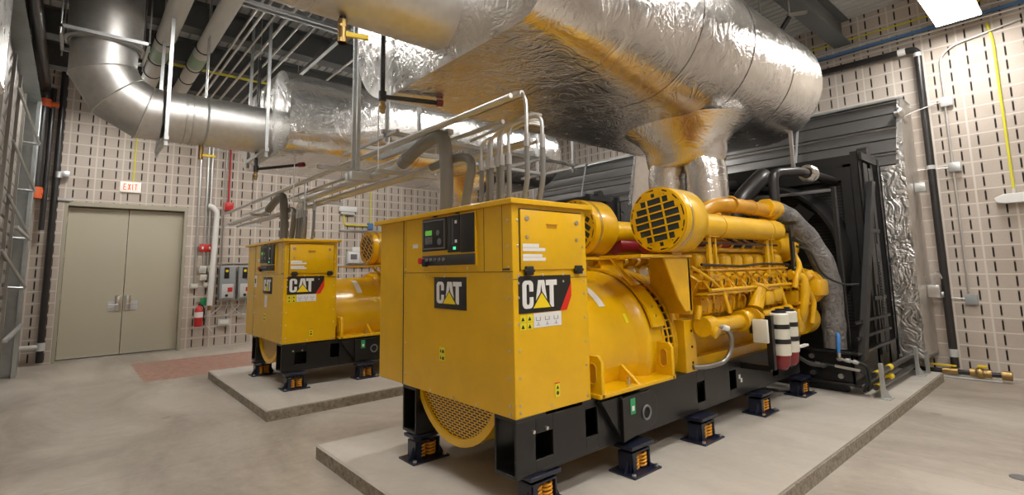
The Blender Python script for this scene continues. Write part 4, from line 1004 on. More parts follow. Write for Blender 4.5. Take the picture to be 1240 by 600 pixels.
plenum(4.72, 'louvered air plenum behind the radiator of the farther generator', '')

# ------------------------------------------------------------------ lights
def light(x0, y0, label, z=5.05, L=1.22, W=.5):
    t = thing('ceiling_light', (x0 + L / 2, y0 + W / 2, z), label, 'light fixture', 'suspended fluorescent fixtures'); global G; G = t
    P(MB().prism([(y0, z + .02), (y0 + W, z + .02), (y0 + W - .06, z + .11), (y0 + .06, z + .11)], 'x', x0, x0 + L).box(x0, x0 + .012, y0, y0 + W, z - .005, z + .03).box(x0 + L - .012, x0 + L, y0, y0 + W, z - .005, z + .03), 'housing', 'housing')
    P(MB().box(x0 + .014, x0 + L - .014, y0 + .012, y0 + W - .012, z, z + .018), 'diffuser', 'emit')
    for x in (x0 + .2, x0 + L - .2): P(MB().cyl((x, y0 + W / 2, z + .1), (x, y0 + W / 2, ZC), .004, n=6), 'hanger_wire', 'steel')
light(8.12, .70, 'suspended bright white ceiling light at the top right of the photo')
for x, y in ((1.2, .4), (4.6, .6)): light(x, y, 'suspended fluorescent fixture in the near row, above the view')
for x, y in ((.6, 5.5), (4.4, 5.55), (7.2, 5.55)): light(x, y, 'suspended fluorescent fixture between the two silencers')
for x, y in ((2.95, 10.3), (5.4, 10.2)): light(x, y, 'unseen fluorescent fixture added near the back wall to light it')  # lamps added out of sight behind the far silencer to brighten the back wall
light(0.0, 10.9, 'short fixture added to light the back wall by the doors, hidden behind the duct elbow', 5.05, .66, .9)  # extra lamp added for the back wall, shortened to stay hidden by the duct
for x, y in ((1.0, -1.8), (4.4, -1.8)): light(x, y, 'unseen fluorescent fixture behind the viewer, brightening the room')  # not visible; put behind the camera to brighten the room

# ------------------------------------------------------------------ wall items are appended below
M['louverbeige'] = mat('louver_beige', (.34, .32, .29), .5)
M['labelgreen'] = mat('label_band_green', (.30, .42, .28), .5)
Y_ = YB
# ---- exit sign and yellow conduit
t = thing('exit_sign', (.83, Y_ - .03, 3.42), 'lit white EXIT sign with red letters above the double doors', 'exit sign', None); G = t
P(MB().rbox(.65, 1.01, Y_ - .06, Y_ - .002, 3.42, 3.64, .01), 'sign_case', 'exit')
ww, hh, zz = .05, .13, 3.465
def lett(ch, x):
    b = MB(); q = Y_ - .064; e = Y_ - .058; s = .014
    bx = lambda u0, u1, v0, v1: b.box(x + u0, x + u1, q, e, zz + v0, zz + v1)
    dg = lambda u0, v0, u1, v1: b.prism([(x + u0, zz + v0), (x + u0 + s * 1.1, zz + v0), (x + u1 + s * 1.1, zz + v1), (x + u1, zz + v1)], 'y', q, e)
    if ch == 'E': bx(0, s, 0, hh); bx(0, ww, 0, s); bx(0, ww, hh - s, hh); bx(0, ww * .85, hh / 2 - s / 2, hh / 2 + s / 2)
    if ch == 'X': dg(0, 0, ww - s, hh); dg(ww - s, 0, 0, hh)
    if ch == 'I': bx(0, s, 0, hh)
    if ch == 'T': bx(0, ww, hh - s, hh); bx(ww / 2 - s / 2, ww / 2 + s / 2, 0, hh)
    return P(b, 'letter', 'exitred')
for ch, x in zip('EXIT', (.705, .78, .855, .895)): lett(ch, x)
single(MB().tube([(.87, Y_ - .03, 3.64), (.87, Y_ - .03, ZC - .02)], .014, 8), 'conduit', 'yellow_conduit', 'yellow conduit rising from the exit sign over the doors', 'conduit')
# ---- conduits right of the door
for x, z0, nm in ((2.10, 1.42, 'leftmost grey wall conduit right of the doors, ending in a round box'), (2.25, 1.80, 'grey wall conduit passing behind the red pull station, left one of a pair'), (2.33, 1.80, 'grey wall conduit passing behind the red pull station, right one of a pair')):
    single(MB().tube([(x, Y_ - .03, z0), (x, Y_ - .03, ZC - .02)], .022, 10), 'conduit', 'conduit', nm, 'conduit', 'grey conduits by the doors')
single(MB().tube([(2.62, Y_ - .03, 1.0), (2.62, Y_ - .03, ZC - .02)], .014, 8), 'conduit', 'conduit', 'thin grey conduit on the wall just right of the white pipe', 'conduit')
b = MB().rbox(2.15, 2.42, Y_ - .07, Y_ - .055, 2.16, 2.34, .01); o = thing('pull_station', (2.285, Y_ - .03, 2.16), 'red fire alarm device mounted over two conduits right of the doors', 'alarm'); G = o
P(b, 'face_plate', 'red'); P(MB().rbox(2.17, 2.40, Y_ - .055, Y_ - .052, 2.17, 2.33, .001), 'back_box', 'dkred'); P(MB().cyl((2.285, Y_ - .09, 2.25), (2.285, Y_ - .06, 2.25), .055, n=20), 'sounder', 'red')
P(MB().rbox(2.20, 2.24, Y_ - .075, Y_ - .068, 2.22, 2.28, .002), 'white_mark', 'white'); P(MB().rbox(2.33, 2.37, Y_ - .075, Y_ - .068, 2.22, 2.28, .002), 'white_mark', 'white')
def device(x, z, w_, h_, m, label, cat='wall device', name='electrical_box', g=None):
    t = thing(name, (x, Y_ - .03, z), label, cat, g); global G; G = t
    P(MB().rbox(x - w_ / 2, x + w_ / 2, Y_ - .085, Y_ - .002, z, z + h_, .008), 'box_body', m)
    P(MB().rbox(x - w_ * .36, x + w_ * .36, Y_ - .093, Y_ - .083, z + h_ * .2, z + h_ * .8, .004), 'cover', 'cream' if m != 'cream' else 'ltgrey')
    return t
device(2.24, 1.68, .14, .16, 'cream', 'upper left cream switch box below the red alarm device', g=None)
device(2.40, 1.70, .12, .15, 'cream', 'cream switch box to the right of its twin below the red alarm device')
device(2.26, 1.52, .13, .13, 'cream', 'small cream box directly under the upper left cream switch box')
device(2.09, 1.34, .16, .11, 'ltgrey', 'pale box at the foot of the leftmost wall conduit')
device(2.34, 1.36, .14, .11, 'ltgrey', 'pale box lowest under the pair of conduits')
# fire extinguisher
t = thing('fire_extinguisher', (2.2, Y_ - .12, .50), 'red fire extinguisher hanging on the block wall right of the doors', 'fire extinguisher'); G = t
P(MB().lathe((2.2, Y_ - .12), 'z', [(.50, .075), (.52, .085), (.86, .085), (.91, .06), (.94, .028), (.97, .025)], 24), 'cylinder', 'red')
P(MB().lathe((2.2, Y_ - .12), 'z', [(.70, .0865), (.82, .0865)], 24), 'paper_label', 'white')
P(MB().cyl((2.2, Y_ - .12, .97), (2.2, Y_ - .12, 1.0), .02, n=10).box(2.13, 2.23, Y_ - .13, Y_ - .11, 1.0, 1.012).box(2.14, 2.23, Y_ - .13, Y_ - .11, 1.025, 1.035), 'valve_handle', 'bezel')
P(MB().tube([(2.23, Y_ - .12, .98), (2.29, Y_ - .13, .93), (2.295, Y_ - .12, .7), (2.28, Y_ - .12, .6)], .012, 8, .05), 'hose', 'rubber')
single(MB().rbox(2.235, 2.40, Y_ - .012, Y_ - .002, .95, 1.12, .002), 'green_placard', 'green', 'small bright green sign on the wall behind the fire extinguisher', 'sign')
# white pipe
t = thing('white_pipe', (2.42, Y_ - .2, .9), 'tall white plastic pipe with bent top standing off the back wall', 'pipe'); G = t
P(MB().tube([(2.28, Y_ - .10, 3.22), (2.36, Y_ - .12, 3.20), (2.46, Y_ - .12, 3.08), (2.40, Y_ - .12, .95)], .058, 16, .08), 'pipe_body', 'white_pipe')
P(MB().cyl((2.40, Y_ - .12, .95), (2.40, Y_ - .12, .84), .035, n=12), 'pipe_end', 'brass')
P(MB().tube([(2.38, Y_ - .06, .86), (2.36, Y_ - .05, .5), (2.5, Y_ - .05, .35)], .012, 8, .1), 'drain_tube', 'conduit')
# red conduit and box
t = thing('red_conduit', (2.68, Y_ - .03, 3.15), 'red conduit running down the back wall to a small red box', 'conduit'); G = t
P(MB().tube([(2.70, Y_ - .03, 3.3), (2.70, Y_ - .03, ZC - .02)], .018, 8), 'conduit_run', 'red'); P(MB().rbox(2.60, 2.80, Y_ - .10, Y_ - .002, 3.14, 3.33, .008), 'red_box', 'red')
# disconnect switches
def disconnect(x, label):
    t = thing('disconnect_switch', (x, Y_ - .1, 1.1), label, 'electrical switch', 'grey disconnect switches on the back wall'); global G; G = t
    P(MB().rbox(x - .16, x + .16, Y_ - .17, Y_ - .03, 1.06, 1.83, .012), 'enclosure', 'grey_enamel')
    P(MB().rbox(x - .12, x + .12, Y_ - .18, Y_ - .168, 1.10, 1.42, .006), 'door_panel', 'ltgrey')
    P(MB().rbox(x - .08, x + .02, Y_ - .19, Y_ - .168, 1.55, 1.80, .006), 'operator', 'bezel')
    P(MB().cyl((x - .03, Y_ - .21, 1.72), (x - .03, Y_ - .18, 1.72), .032, n=16), 'yellow_knob', 'yhandle')
    P(MB().rbox(x + .0, x + .10, Y_ - .186, Y_ - .178, 1.24, 1.34, .003), 'red_tag', 'red')
    P(MB().cyl((x - .02, Y_ - .21, 1.16), (x - .02, Y_ - .17, 1.16), .03, n=14), 'rotary_switch', 'bezel')
    for k, (dx, ex) in enumerate(((-.1, -.35), (.02, -.1), (.1, .3))):
        P(MB().tube([(x + dx, Y_ - .09, 1.07), (x + dx, Y_ - .09, .92), (x + dx + ex * .6, Y_ - .08, .72), (x + dx + ex, Y_ - .06, .70)], .014, 8, .12), 'flexible_conduit', 'conduit')
disconnect(2.74, 'grey disconnect switch with yellow knob, fully in view left of the farther generator')
disconnect(3.12, 'second grey disconnect switch, partly hidden by the farther generator cabinet')
for z in (1.90, 1.04): single(MB().box(2.55, 3.75, Y_ - .03, Y_ - .002, z - .02, z + .02), 'wall_strut', 'strut', ('upper' if z > 1.5 else 'lower') + ' horizontal strut behind the grey disconnect switches', 'strut')
device(2.72, .48, .24, .14, 'ltgrey', 'small grey junction box low on the wall under the disconnect switch')
# gauge unit right of gen2
t = thing('wall_meter', (5.85, Y_ - .1, 1.95), 'white twin display wall unit between the two generators', 'meter'); G = t
P(MB().rbox(5.60, 6.32, Y_ - .12, Y_ - .02, 1.86, 2.20, .02), 'meter_body', 'ltgrey')
P(MB().rbox(5.62, 5.94, Y_ - .15, Y_ - .11, 1.88, 2.18, .02), 'meter_case', 'white'); P(MB().rbox(6.0, 6.30, Y_ - .15, Y_ - .11, 1.88, 2.18, .02), 'meter_case', 'white')
for x in (5.68, 6.06): P(MB().box(x, x + .18, Y_ - .155, Y_ - .148, 1.98, 2.12), 'display', 'greyplate' if x < 6 else 'bezel')
P(MB().rbox(5.75, 6.15, Y_ - .10, Y_ - .02, 2.2, 2.32, .02), 'top_cover', 'white')
P(MB().tube([(6.25, Y_ - .06, 2.2), (6.25, Y_ - .06, 2.45), (6.6, Y_ - .06, 2.55)], .016, 8, .1), 'meter_conduit', 'conduit')
single(MB().box(5.4, 9.6, Y_ - .05, Y_ - .002, 2.76, 2.80), 'wall_strut', 'strut', 'long horizontal strut on the back wall between the generators', 'strut')
# emergency light on the back wall
t = thing('emergency_light', (5.60, Y_ - .1, 3.2), 'white emergency light with yellow conduit between the two generators', 'emergency light'); G = t
P(MB().rbox(5.36, 5.86, Y_ - .12, Y_ - .01, 3.28, 3.42, .02), 'light_case', 'white'); P(MB().rbox(5.42, 5.80, Y_ - .10, Y_ - .02, 3.20, 3.28, .01), 'lens', 'ltgrey')
P(MB().tube([(5.52, Y_ - .04, 3.2), (5.52, Y_ - .04, 2.92), (6.22, Y_ - .04, 2.92)], .024, 8, .1), 'yellow_conduit', 'yellow_conduit')
P(MB().rbox(6.20, 6.36, Y_ - .08, Y_ - .002, 2.82, 3.0, .006), 'conduit_box', 'blueband')
P(MB().tube([(6.28, Y_ - .04, 3.0), (6.28, Y_ - .04, ZC - .03)], .018, 8), 'yellow_conduit', 'yellow_conduit')
# black pipes in the left corner
def sgl(mb, name, m, label, cat, g=None): return single(mb, name, m, label, cat, g)
sgl(MB().tube([(-.36, Y_ - .12, .05), (-.36, Y_ - .12, ZC - .03)], .055, 14), 'black_pipe', 'darkpipe', 'tall black pipe standing in the corner just left of the double doors', 'pipe')
sgl(MB().tube([(-.50, Y_ - .20, 2.55), (-.50, Y_ - .20, 5.35), (-.50, Y_ - .20, 5.36)], .045, 12), 'black_pipe', 'darkpipe', 'shorter black pipe left of the tall one, ending above head height', 'pipe')
t = thing('sprinkler_pipe', (-.66, Y_ - .25, 3.2), 'thick black pipe with orange grooved couplings in the left corner', 'pipe'); G = t
P(MB().tube([(-.64, Y_ - .28, 3.25), (-.62, Y_ - .28, 5.30), (-.62, 6.5, 5.45)], .085, 16, .2), 'pipe_run', 'darkpipe')
P(MB().cyl((-.64, Y_ - .28, 3.15), (-.64, Y_ - .28, 3.36), .115, n=18).cyl((-.70, Y_ - .28, 3.26), (-.52, Y_ - .28, 3.26), .06, n=12), 'orange_coupling', 'orange')
P(MB().cyl((-.62, Y_ - .28, 4.95), (-.62, Y_ - .28, 5.10), .11, n=18).cyl((-.62, Y_ - .28, 5.02), (-.40, Y_ - .28, 5.02), .05, n=12), 'orange_coupling', 'orange')
t = thing('floor_pipe', (-.5, Y_ - .15, .05), 'short white and black pipe run near the floor left of the doors', 'pipe'); G = t
P(MB().tube([(-.74, Y_ - .14, .34), (-.40, Y_ - .14, .34)], .05, 14), 'pipe_run', 'insul'); P(MB().tube([(-.70, Y_ - .14, .30), (-.70, Y_ - .14, .02)], .055, 12), 'pipe_drop', 'darkpipe')
P(MB().cyl((-.36, Y_ - .12, .27), (-.36, Y_ - .12, .42), .07, n=14), 'white_clamp', 'ltgrey')
sgl(MB().rbox(-.30, -.16, Y_ - .16, Y_ - .06, 3.62, 3.74, .01).cyl((-.33, Y_ - .12, 3.6), (-.33, Y_ - .12, 3.72), .07, n=12), 'pipe_clamp', 'strut', 'galvanised pipe clamp on the black corner pipe beside the doors', 'clamp')
sgl(MB().box(-.6, -.1, Y_ - .04, Y_ - .002, 3.16, 3.20), 'wall_strut', 'strut', 'short strut across the black corner pipes level with the door top', 'strut')
# left louvered intake frame with struts
t = thing('intake_louver', (-.9, 9.8, 0), 'galvanised intake louver frame with diagonal struts along the left wall', 'intake louver'); G = t
P(MB().box(-1.1, -.62, 12.16, 12.24, 0, 4.75), 'end_panel', 'galv'); P(MB().box(-.66, -.60, 11.95, 12.24, 0, 4.75), 'corner_channel', 'galv', bevel=.004)
P(MB().hull([(-.60, 12.24, 4.75), (-.60, 7.0, 4.75), (-.75, 7.0, 5.3), (-.75, 12.24, 5.0), (-1.1, 12.24, 4.75), (-1.1, 7.0, 4.75), (-1.1, 7.0, 5.3), (-1.1, 12.24, 5.0)], [(0, 1, 2, 3), (4, 7, 6, 5), (0, 4, 5, 1), (2, 6, 7, 3), (0, 3, 7, 4), (1, 5, 6, 2)]), 'sloped_hood', 'galv')
P(MB().box(-.95, -.93, 7.0, 12.16, .3, 4.75), 'louver_back', 'louverbeige')
for i in range(22):
    z = .35 + i * .2; P(MB().prism([(-.90, z), (-.82, z + .03), (-.80, z + .16), (-.815, z + .16), (-.84, z + .045), (-.90, z + .015)][::1], 'y', 7.0, 11.95), 'louver_blade', 'louverbeige')
for y in (11.4, 10.4, 9.4, 8.4): P(MB().box(-.80, -.76, y, y + .05, .3, 4.7), 'mullion', 'louverbeige')
for z in (1.5, 2.3, 3.1, 3.9):
    P(MB().tube([(-.78, 11.5, z), (-.55, 11.5, z - .02)], .02, 6), 'strut_arm', 'strut')
    P(MB().tube([(-.78, 10.2, z + .55), (-.56, 11.5, z)], .022, 6), 'diagonal_strut', 'strut')
P(MB().box(-.60, -.56, 9.0, 11.9, 2.28, 2.32), 'strut_rail', 'strut'); P(MB().box(-.60, -.56, 9.0, 11.9, .85, .89), 'strut_rail', 'strut')
t = thing('foil_duct', (-.85, 5.6, 2.9), 'foil faced duct corner at the top left edge of the photo', 'duct'); G = t
P(MB().rbox(-1.12, -.60, 4.2, 6.62, 3.36, 5.6, .03, 2), 'duct_body', 'foil_rough')
P(MB().box(-.605, -.595, 4.25, 6.6, 3.40, 3.44), 'duct_flange', 'foil')

# ---- right wall items
XW = XR
t = thing('black_wall_pipe', (XW - .1, 1.5, .1), 'black pipe running down the right wall from a horizontal run under the ceiling', 'pipe'); G = t
P(MB().tube([(XW - .10, 7.0, 5.05), (XW - .10, 1.50, 4.93), (XW - .10, 1.50, .12)], .050, 16, .10), 'pipe_run', 'darkpipe')
for z in (4.80, 3.02, .32, .27): P(MB().cyl((XW - .10, 1.50, z), (XW - .10, 1.50, z + .06), .054, n=16), 'white_marker', 'ltgrey')
P(MB().cyl((XW - .10, 1.64, 4.935), (XW - .10, 1.74, 4.935), .055, n=16), 'white_marker', 'white')
t = thing('wall_conduit', (XW - .03, 1.28, .9), 'thin grey conduit with three boxes on the right wall beside the black pipe', 'conduit'); G = t
P(MB().tube([(XW - .03, .35, 4.98), (XW - .03, 1.10, 4.86), (XW - .03, 1.26, 4.72), (XW - .03, 1.26, 1.2)], .014, 10, .12), 'conduit_run', 'conduit')
for z, m in ((3.95, 'ltgrey'), (2.95, 'strut'), (1.02, 'grey_enamel')): P(MB().rbox(XW - .07, XW - .002, 1.17, 1.31, z, z + .14, .006), 'conduit_box', m)
for z in (4.02, 3.02, 1.10): P(MB().tube([(XW - .04, 1.30, z), (XW - .04, 1.72, z + .02)], .010, 8), 'branch_conduit', 'conduit')
single(MB().tube([(XW - .02, .70, 5.06), (XW - .02, .66, 4.8), (XW - .02, .66, 2.55)], .016, 8, .08), 'conduit', 'yellow_conduit', 'yellow conduit running down the right wall to the emergency light', 'conduit')
single(MB().tube([(XW - .02, .3, 5.42), (XW - .02, 7.0, 5.45)], .014, 8), 'conduit', 'yellow_conduit', 'yellow conduit running level along the top of the right wall', 'conduit')
single(MB().box(XW - .05, XW - .002, .1, 3.4, 5.20, 5.245), 'wall_strut', 'blueband', 'blue strut channel along the top of the right wall', 'strut')
single(MB().tube([(XW - .06, -.6, 5.14), (XW - .06, 3.4, 5.16)], .018, 8), 'conduit', 'conduit', 'grey conduit just under the blue strut on the right wall', 'conduit')
single(MB().tube([(XW - .06, -.6, 5.30), (XW - .06, 3.4, 5.32)], .016, 8), 'conduit', 'conduit', 'grey conduit just above the blue strut on the right wall', 'conduit')
t = thing('emergency_light', (XW - .1, .55, 2.4), 'white emergency light cut by the right edge of the photo', 'emergency light'); G = t
P(MB().prism([(.86, 2.50), (.84, 2.44), (.76, 2.42), (.30, 2.42), (.30, 2.55), (.76, 2.55)][::-1], 'x', XW - .14, XW - .01), 'light_case', 'white', bevel=.006)
P(MB().cyl((XW - .02, .66, 2.55), (XW - .02, .66, 2.62), .022, n=10), 'conduit_fitting', 'ltgrey')
# valves on the floor
t = thing('gas_valve', (XW - .25, 1.4, .02), 'brass valve and black pipe with yellow handle lying at the foot of the right wall', 'valve'); G = t
P(MB().tube([(XW - .25, 2.0, .07), (XW - .25, 1.30, .09), (XW - .25, .98, .10)], .035, 12), 'pipe_run', 'darkpipe')
P(MB().cyl((XW - .25, 1.0, .10), (XW - .25, .90, .10), .062, n=14), 'pipe_end', 'brass'); P(MB().cyl((XW - .25, 1.10, .10), (XW - .25, 1.32, .10), .058, n=14).ball((XW - .25, 1.22, .10), .075), 'brass_body', 'brass')
P(MB().rbox(XW - .29, XW - .21, 1.14, 1.24, .18, .205, .005).cyl((XW - .25, 1.2, .15), (XW - .25, 1.2, .2), .018), 'yellow_handle', 'yhandle')
P(MB().cyl((XW - .25, 1.45, .09), (XW - .25, 1.62, .09), .045, n=12), 'brass_body', 'brass'); P(MB().rbox(XW - .28, XW - .23, 1.46, 1.80, .155, .175, .005), 'yellow_handle', 'yhandle')
P(MB().box(XW - .30, XW - .20, 1.0, 1.98, .01, .022), 'base_rod', 'white'); P(MB().tube([(XW - .25, 1.86, .16), (XW - .25, 1.96, .14), (XW - .25, 2.0, .04)], .03, 10, .05), 'blue_fitting', 'ltgrey')
# actuator on the plenum side
t = thing('damper_actuator', (9.55, 1.66, 1.1), 'bright metal damper actuator on the side of the nearer plenum, low down', 'actuator'); G = t
P(MB().rbox(9.45, 9.60, 1.53, 1.675, 1.12, 1.30, .012), 'actuator_body', 'steel'); P(MB().tube([(9.50, 1.60, 1.30), (9.46, 1.56, 1.48), (9.60, 1.55, 1.50), (9.72, 1.50, 1.30)], .012, 8, .06), 'flexible_conduit', 'conduit'); P(MB().cyl((9.66, 1.60, 1.16), (9.66, 1.52, 1.16), .045, n=14), 'cover', 'steel')
t = thing('damper_actuator', (9.4, 1.66, 2.6), 'smaller metal fitting high on the side of the nearer plenum', 'actuator'); G = t
P(MB().cyl((9.40, 1.64, 2.72), (9.62, 1.64, 2.72), .04, n=14).rbox(9.38, 9.44, 1.54, 1.675, 2.66, 2.80, .01), 'actuator_body', 'strut'); P(MB().tube([(9.3, 1.70, 2.95), (9.4, 1.66, 2.86), (9.42, 1.66, 2.74)], .010, 6, .05), 'cable', 'conduit')
t = thing('vent_fitting', (9.1, 1.68, 3.8), 'crumpled foil wrapped fitting at the top edge of the nearer plenum', 'fitting'); G = t
P(MB().ball((9.12, 1.70, 3.84), .10, (1, .7, .8)).cyl((9.15, 1.70, 3.78), (9.3, 1.68, 3.74), .05, n=12), 'foil_wrap', 'foil_rough'); P(MB().tube([(9.2, 1.68, 3.78), (9.5, 1.6, 3.9), (9.73, 1.35, 4.02)], .008, 6), 'thin_cable', 'conduit')
# drain cover
single(MB().lathe((5.55, .55), 'z', [(0, .07), (.004, .068)], 24), 'floor_cleanout', 'greyplate', 'small oval-looking dark cap in the floor at the lower right', 'floor cleanout')

# ---- ceiling services
for x, r, lb in ((.83, .125, 'white insulated pipe under the ceiling, left of the pair'), (1.33, .115, 'white insulated pipe under the ceiling, right of the pair, with label bands')):
    t = thing('insulated_pipe', (x, 9, 5.0), lb, 'pipe', 'white ceiling pipes'); G = t
    P(MB().tube([(x, 6.15, 5.14), (x, 12.9, 5.14)], r, 20), 'insulation', 'insul')
    for y in (8.7, 9.6, 10.3): P(MB().torus((x, y, 5.14), 'y', r + .002, .012, 24, 6), 'clamp_ring', 'bezel')
    P(MB().lathe((x, 5.14), 'y', [(9.0, r + .002), (9.5, r + .002)], 24, False), 'pipe_label', 'labelgreen')
for k, (x, z) in enumerate(((1.66, 5.2), (1.76, 5.22), (1.92, 5.24), (2.06, 5.2), (2.28, 5.24), (2.5, 5.28))):
    single(MB().tube([(x, 5.2, z), (x, 12.9, z)], .018 + .004 * (k % 2), 8), 'ceiling_conduit', 'conduit', 'thin grey conduit under the ceiling, one of the row right of the white pipes', 'conduit', 'ceiling conduits')
single(MB().tube([(-.3, 9.9, 5.2), (9.7, 9.9, 5.2)], .022, 8), 'ceiling_conduit', 'yellow_conduit', 'yellow conduit crossing under the ceiling above the farther duct', 'conduit')
single(MB().box(1.2, 4.2, 6.92, 6.965, 5.12, 5.16), 'ceiling_strut', 'strut', 'long galvanised strut under the ceiling at the top of the photo, nearer rail', 'strut')
single(MB().box(1.2, 4.2, 6.80, 6.84, 5.12, 5.16), 'ceiling_strut', 'strut', 'long galvanised strut under the ceiling at the top of the photo, farther rail', 'strut')
single(MB().box(2.88, 2.94, 6.3, 9.4, 5.22, 5.28), 'ceiling_strut', 'strut', 'pale strut channel crossing the ceiling above the farther silencer', 'strut')
single(MB().tube([(3.4, 6.6, 5.25), (3.4, 9.4, 5.25)], .02, 8), 'ceiling_conduit', 'conduit', 'lone conduit under the ceiling right of the pale strut channel', 'conduit')
# drain valves of ducts and silencers
def dripleg(x, y, z0, z1, dx, dy, label):
    t = thing('drain_pipe', (x, y, z0), label, 'drain pipe'); global G; G = t
    P(MB().tube([(x, y, z0), (x, y, z1)], .022, 10), 'black_pipe', 'darkpipe')
    P(MB().cyl((x, y, z0 - .04), (x, y, z0 + .05), .036, n=10), 'pipe_tee', 'darkpipe')
    P(MB().tube([(x, y, z0), (x + dx, y + dy, z0)], .022, 10), 'branch_pipe', 'darkpipe'); P(MB().cyl((x + dx * .9, y + dy * .9, z0), (x + dx, y + dy, z0), .035, n=10), 'red_union', 'dkred')
    P(MB().cyl((x, y, z0 - .05), (x, y, z0 - .16), .026, n=10).ball((x, y, z0 - .10), .036), 'brass_valve', 'brass')
    P(MB().tube([(x, y, z1), (x, y, ZC)], .007, 6), 'hanger_rod', 'steel')
    return t
dripleg(2.10, 4.24, 3.28, 3.98, .55, -.18, 'black drain pipe with brass valve hanging before the end of the nearer silencer')
dripleg(1.98, 8.10, 3.20, 4.9, .45, -.75, 'black drain pipe with brass valve hanging before the end of the farther silencer')
t = thing('drain_valve', (1.34, 3.34, 3.2), 'large brass valve with yellow lever under the nearer exhaust duct', 'valve'); G = t
P(MB().cyl((1.34, 3.34, 3.50), (1.34, 3.34, 3.42), .024, n=10), 'black_nipple', 'darkpipe'); P(MB().cyl((1.34, 3.34, 3.43), (1.34, 3.34, 3.26), .032, n=12).cyl((1.34, 3.34, 3.37), (1.34, 3.34, 3.39), .038, n=6).cyl((1.34, 3.34, 3.26), (1.34, 3.34, 3.29), .036, n=6), 'brass_body', 'brass')
P(MB().hull([(1.35, 3.30, 3.30), (1.52, 3.30, 3.325), (1.52, 3.30, 3.355), (1.35, 3.30, 3.335), (1.35, 3.325, 3.30), (1.52, 3.325, 3.325), (1.52, 3.325, 3.355), (1.35, 3.325, 3.335)], [(0, 1, 2, 3), (4, 7, 6, 5), (0, 4, 5, 1), (1, 5, 6, 2), (2, 6, 7, 3), (3, 7, 4, 0)]), 'yellow_lever', 'yhandle')
t = thing('drain_valve', (1.26, 8.1, 3.3), 'small brass valve with yellow lever under the farther exhaust duct', 'valve'); G = t
P(MB().cyl((1.26, 8.1, 3.46), (1.26, 8.1, 3.26), .03, n=12), 'brass_body', 'brass'); P(MB().box(1.28, 1.44, 8.06, 8.09, 3.30, 3.33), 'yellow_lever', 'yhandle')
# hanging strut with junction box between silencers
t = thing('strut_hanger', (2.35, 5.4, 2.7), 'pair of tall galvanised struts carrying a grey junction box over the conduit rack', 'strut hanger'); G = t
for y in (5.32, 5.44): P(MB().box(2.33, 2.37, y, y + .03, 2.78, ZC), 'strut_post', 'strut')
P(MB().box(1.92, 3.1, 5.36, 5.40, 2.76, 2.80), 'cross_strut', 'strut')
P(MB().rbox(2.26, 2.50, 5.28, 5.46, 2.66, 2.755, .006), 'junction_box', 'ltgrey')
for (y, lb) in ((4.75, 'trapeze strut under the conduit rack near the nearer cabinet'), (7.4, 'trapeze strut under the conduit rack before the farther cabinet'), (9.6, 'trapeze strut under the conduit rack beyond the farther cabinet'), (11.8, 'trapeze strut under the conduit rack nearest the back wall')):
    t = thing('strut_hanger', (2.6, y, 2.7), lb, 'strut hanger'); G = t
    P(MB().box(2.30, 3.05, y, y + .04, 2.66, 2.70), 'cross_strut', 'strut')
    for x in (2.32, 3.02): P(MB().cyl((x, y + .02, 2.66), (x, y + .02, 3.36 if (2.14 < y < 5.05 or 6.9 < y < 9.5) else ZC), .007, n=6), 'hanger_rod', 'steel')
# conduit rack running in y
for k, (x, z, r, y0, y1) in enumerate(((2.40, 2.94, .020, 2.75, 12.2), (2.47, 2.96, .024, 2.70, 12.2), (2.84, 2.72, .022, 3.0, 11.6), (2.92, 2.72, .018, 3.0, 11.6), (2.70, 2.90, .020, 3.2, 12.0))):
    single(MB().tube([(x, y0, z), (x, y1, z)], r, 10), 'rack_conduit', 'conduit', 'straight bright steel conduit in the rack running towards the back wall', 'conduit', 'conduits in the rack')
single(MB().box(2.54, 2.60, 3.8, 5.2, 2.90, 2.95), 'rack_channel', 'strut', 'galvanised channel on the rack above the big bent conduit', 'strut')
def big(dy, lb):
    t = thing('power_conduit', (2.5, 3.8 + dy, 2.12), lb, 'conduit', 'large conduits dropping into the cabinets'); global G; G = t
    P(MB().tube([(2.55, 3.86 + dy, 2.11), (2.55, 3.83 + dy, 2.45), (2.52, 3.83 + dy, 2.93), (2.52, 4.20 + dy, 2.88), (2.52, 4.60 + dy, 2.76)], .062, 16, .22), 'flexible_drop', 'flexgrey')
    P(MB().tube([(2.52, 4.56 + dy, 2.768), (2.52, 4.80 + dy * 1, 2.72), (2.52, 7.6 + dy, 2.72) if dy < 1 else (2.52, 12.2, 2.72)], .045, 14), 'rigid_run', 'conduit')
    P(MB().cyl((2.52, 4.50 + dy, 2.79), (2.52, 4.62 + dy, 2.758), .068, n=16), 'coupling', 'flexgrey')
big(0, 'thick grey conduit arching into the top of the nearer cabinet'); big(4.72, 'thick grey conduit arching into the top of the farther cabinet')
def second(dy, lb):
    t = thing('power_conduit', (2.6, 3.5 + dy, 2.12), lb, 'conduit', 'large conduits dropping into the cabinets'); global G; G = t
    P(MB().tube([(2.6, 3.66 + dy, 2.11), (2.6, 3.58 + dy, 2.35), (2.6, 3.50 + dy, 2.60), (2.62, 3.70 + dy, 2.68), (2.62, 4.2 + dy, 2.66)], .040, 14, .12), 'flexible_drop', 'flexgrey')
    P(MB().tube([(2.62, 4.1 + dy, 2.66), (2.62, 7.4 + dy if dy < 1 else 12.0, 2.655)], .024, 12), 'rigid_run', 'conduit')
second(0, 'thinner leaning conduit right of the thick one on the nearer cabinet'); second(4.72, 'thinner leaning conduit right of the thick one on the farther cabinet')
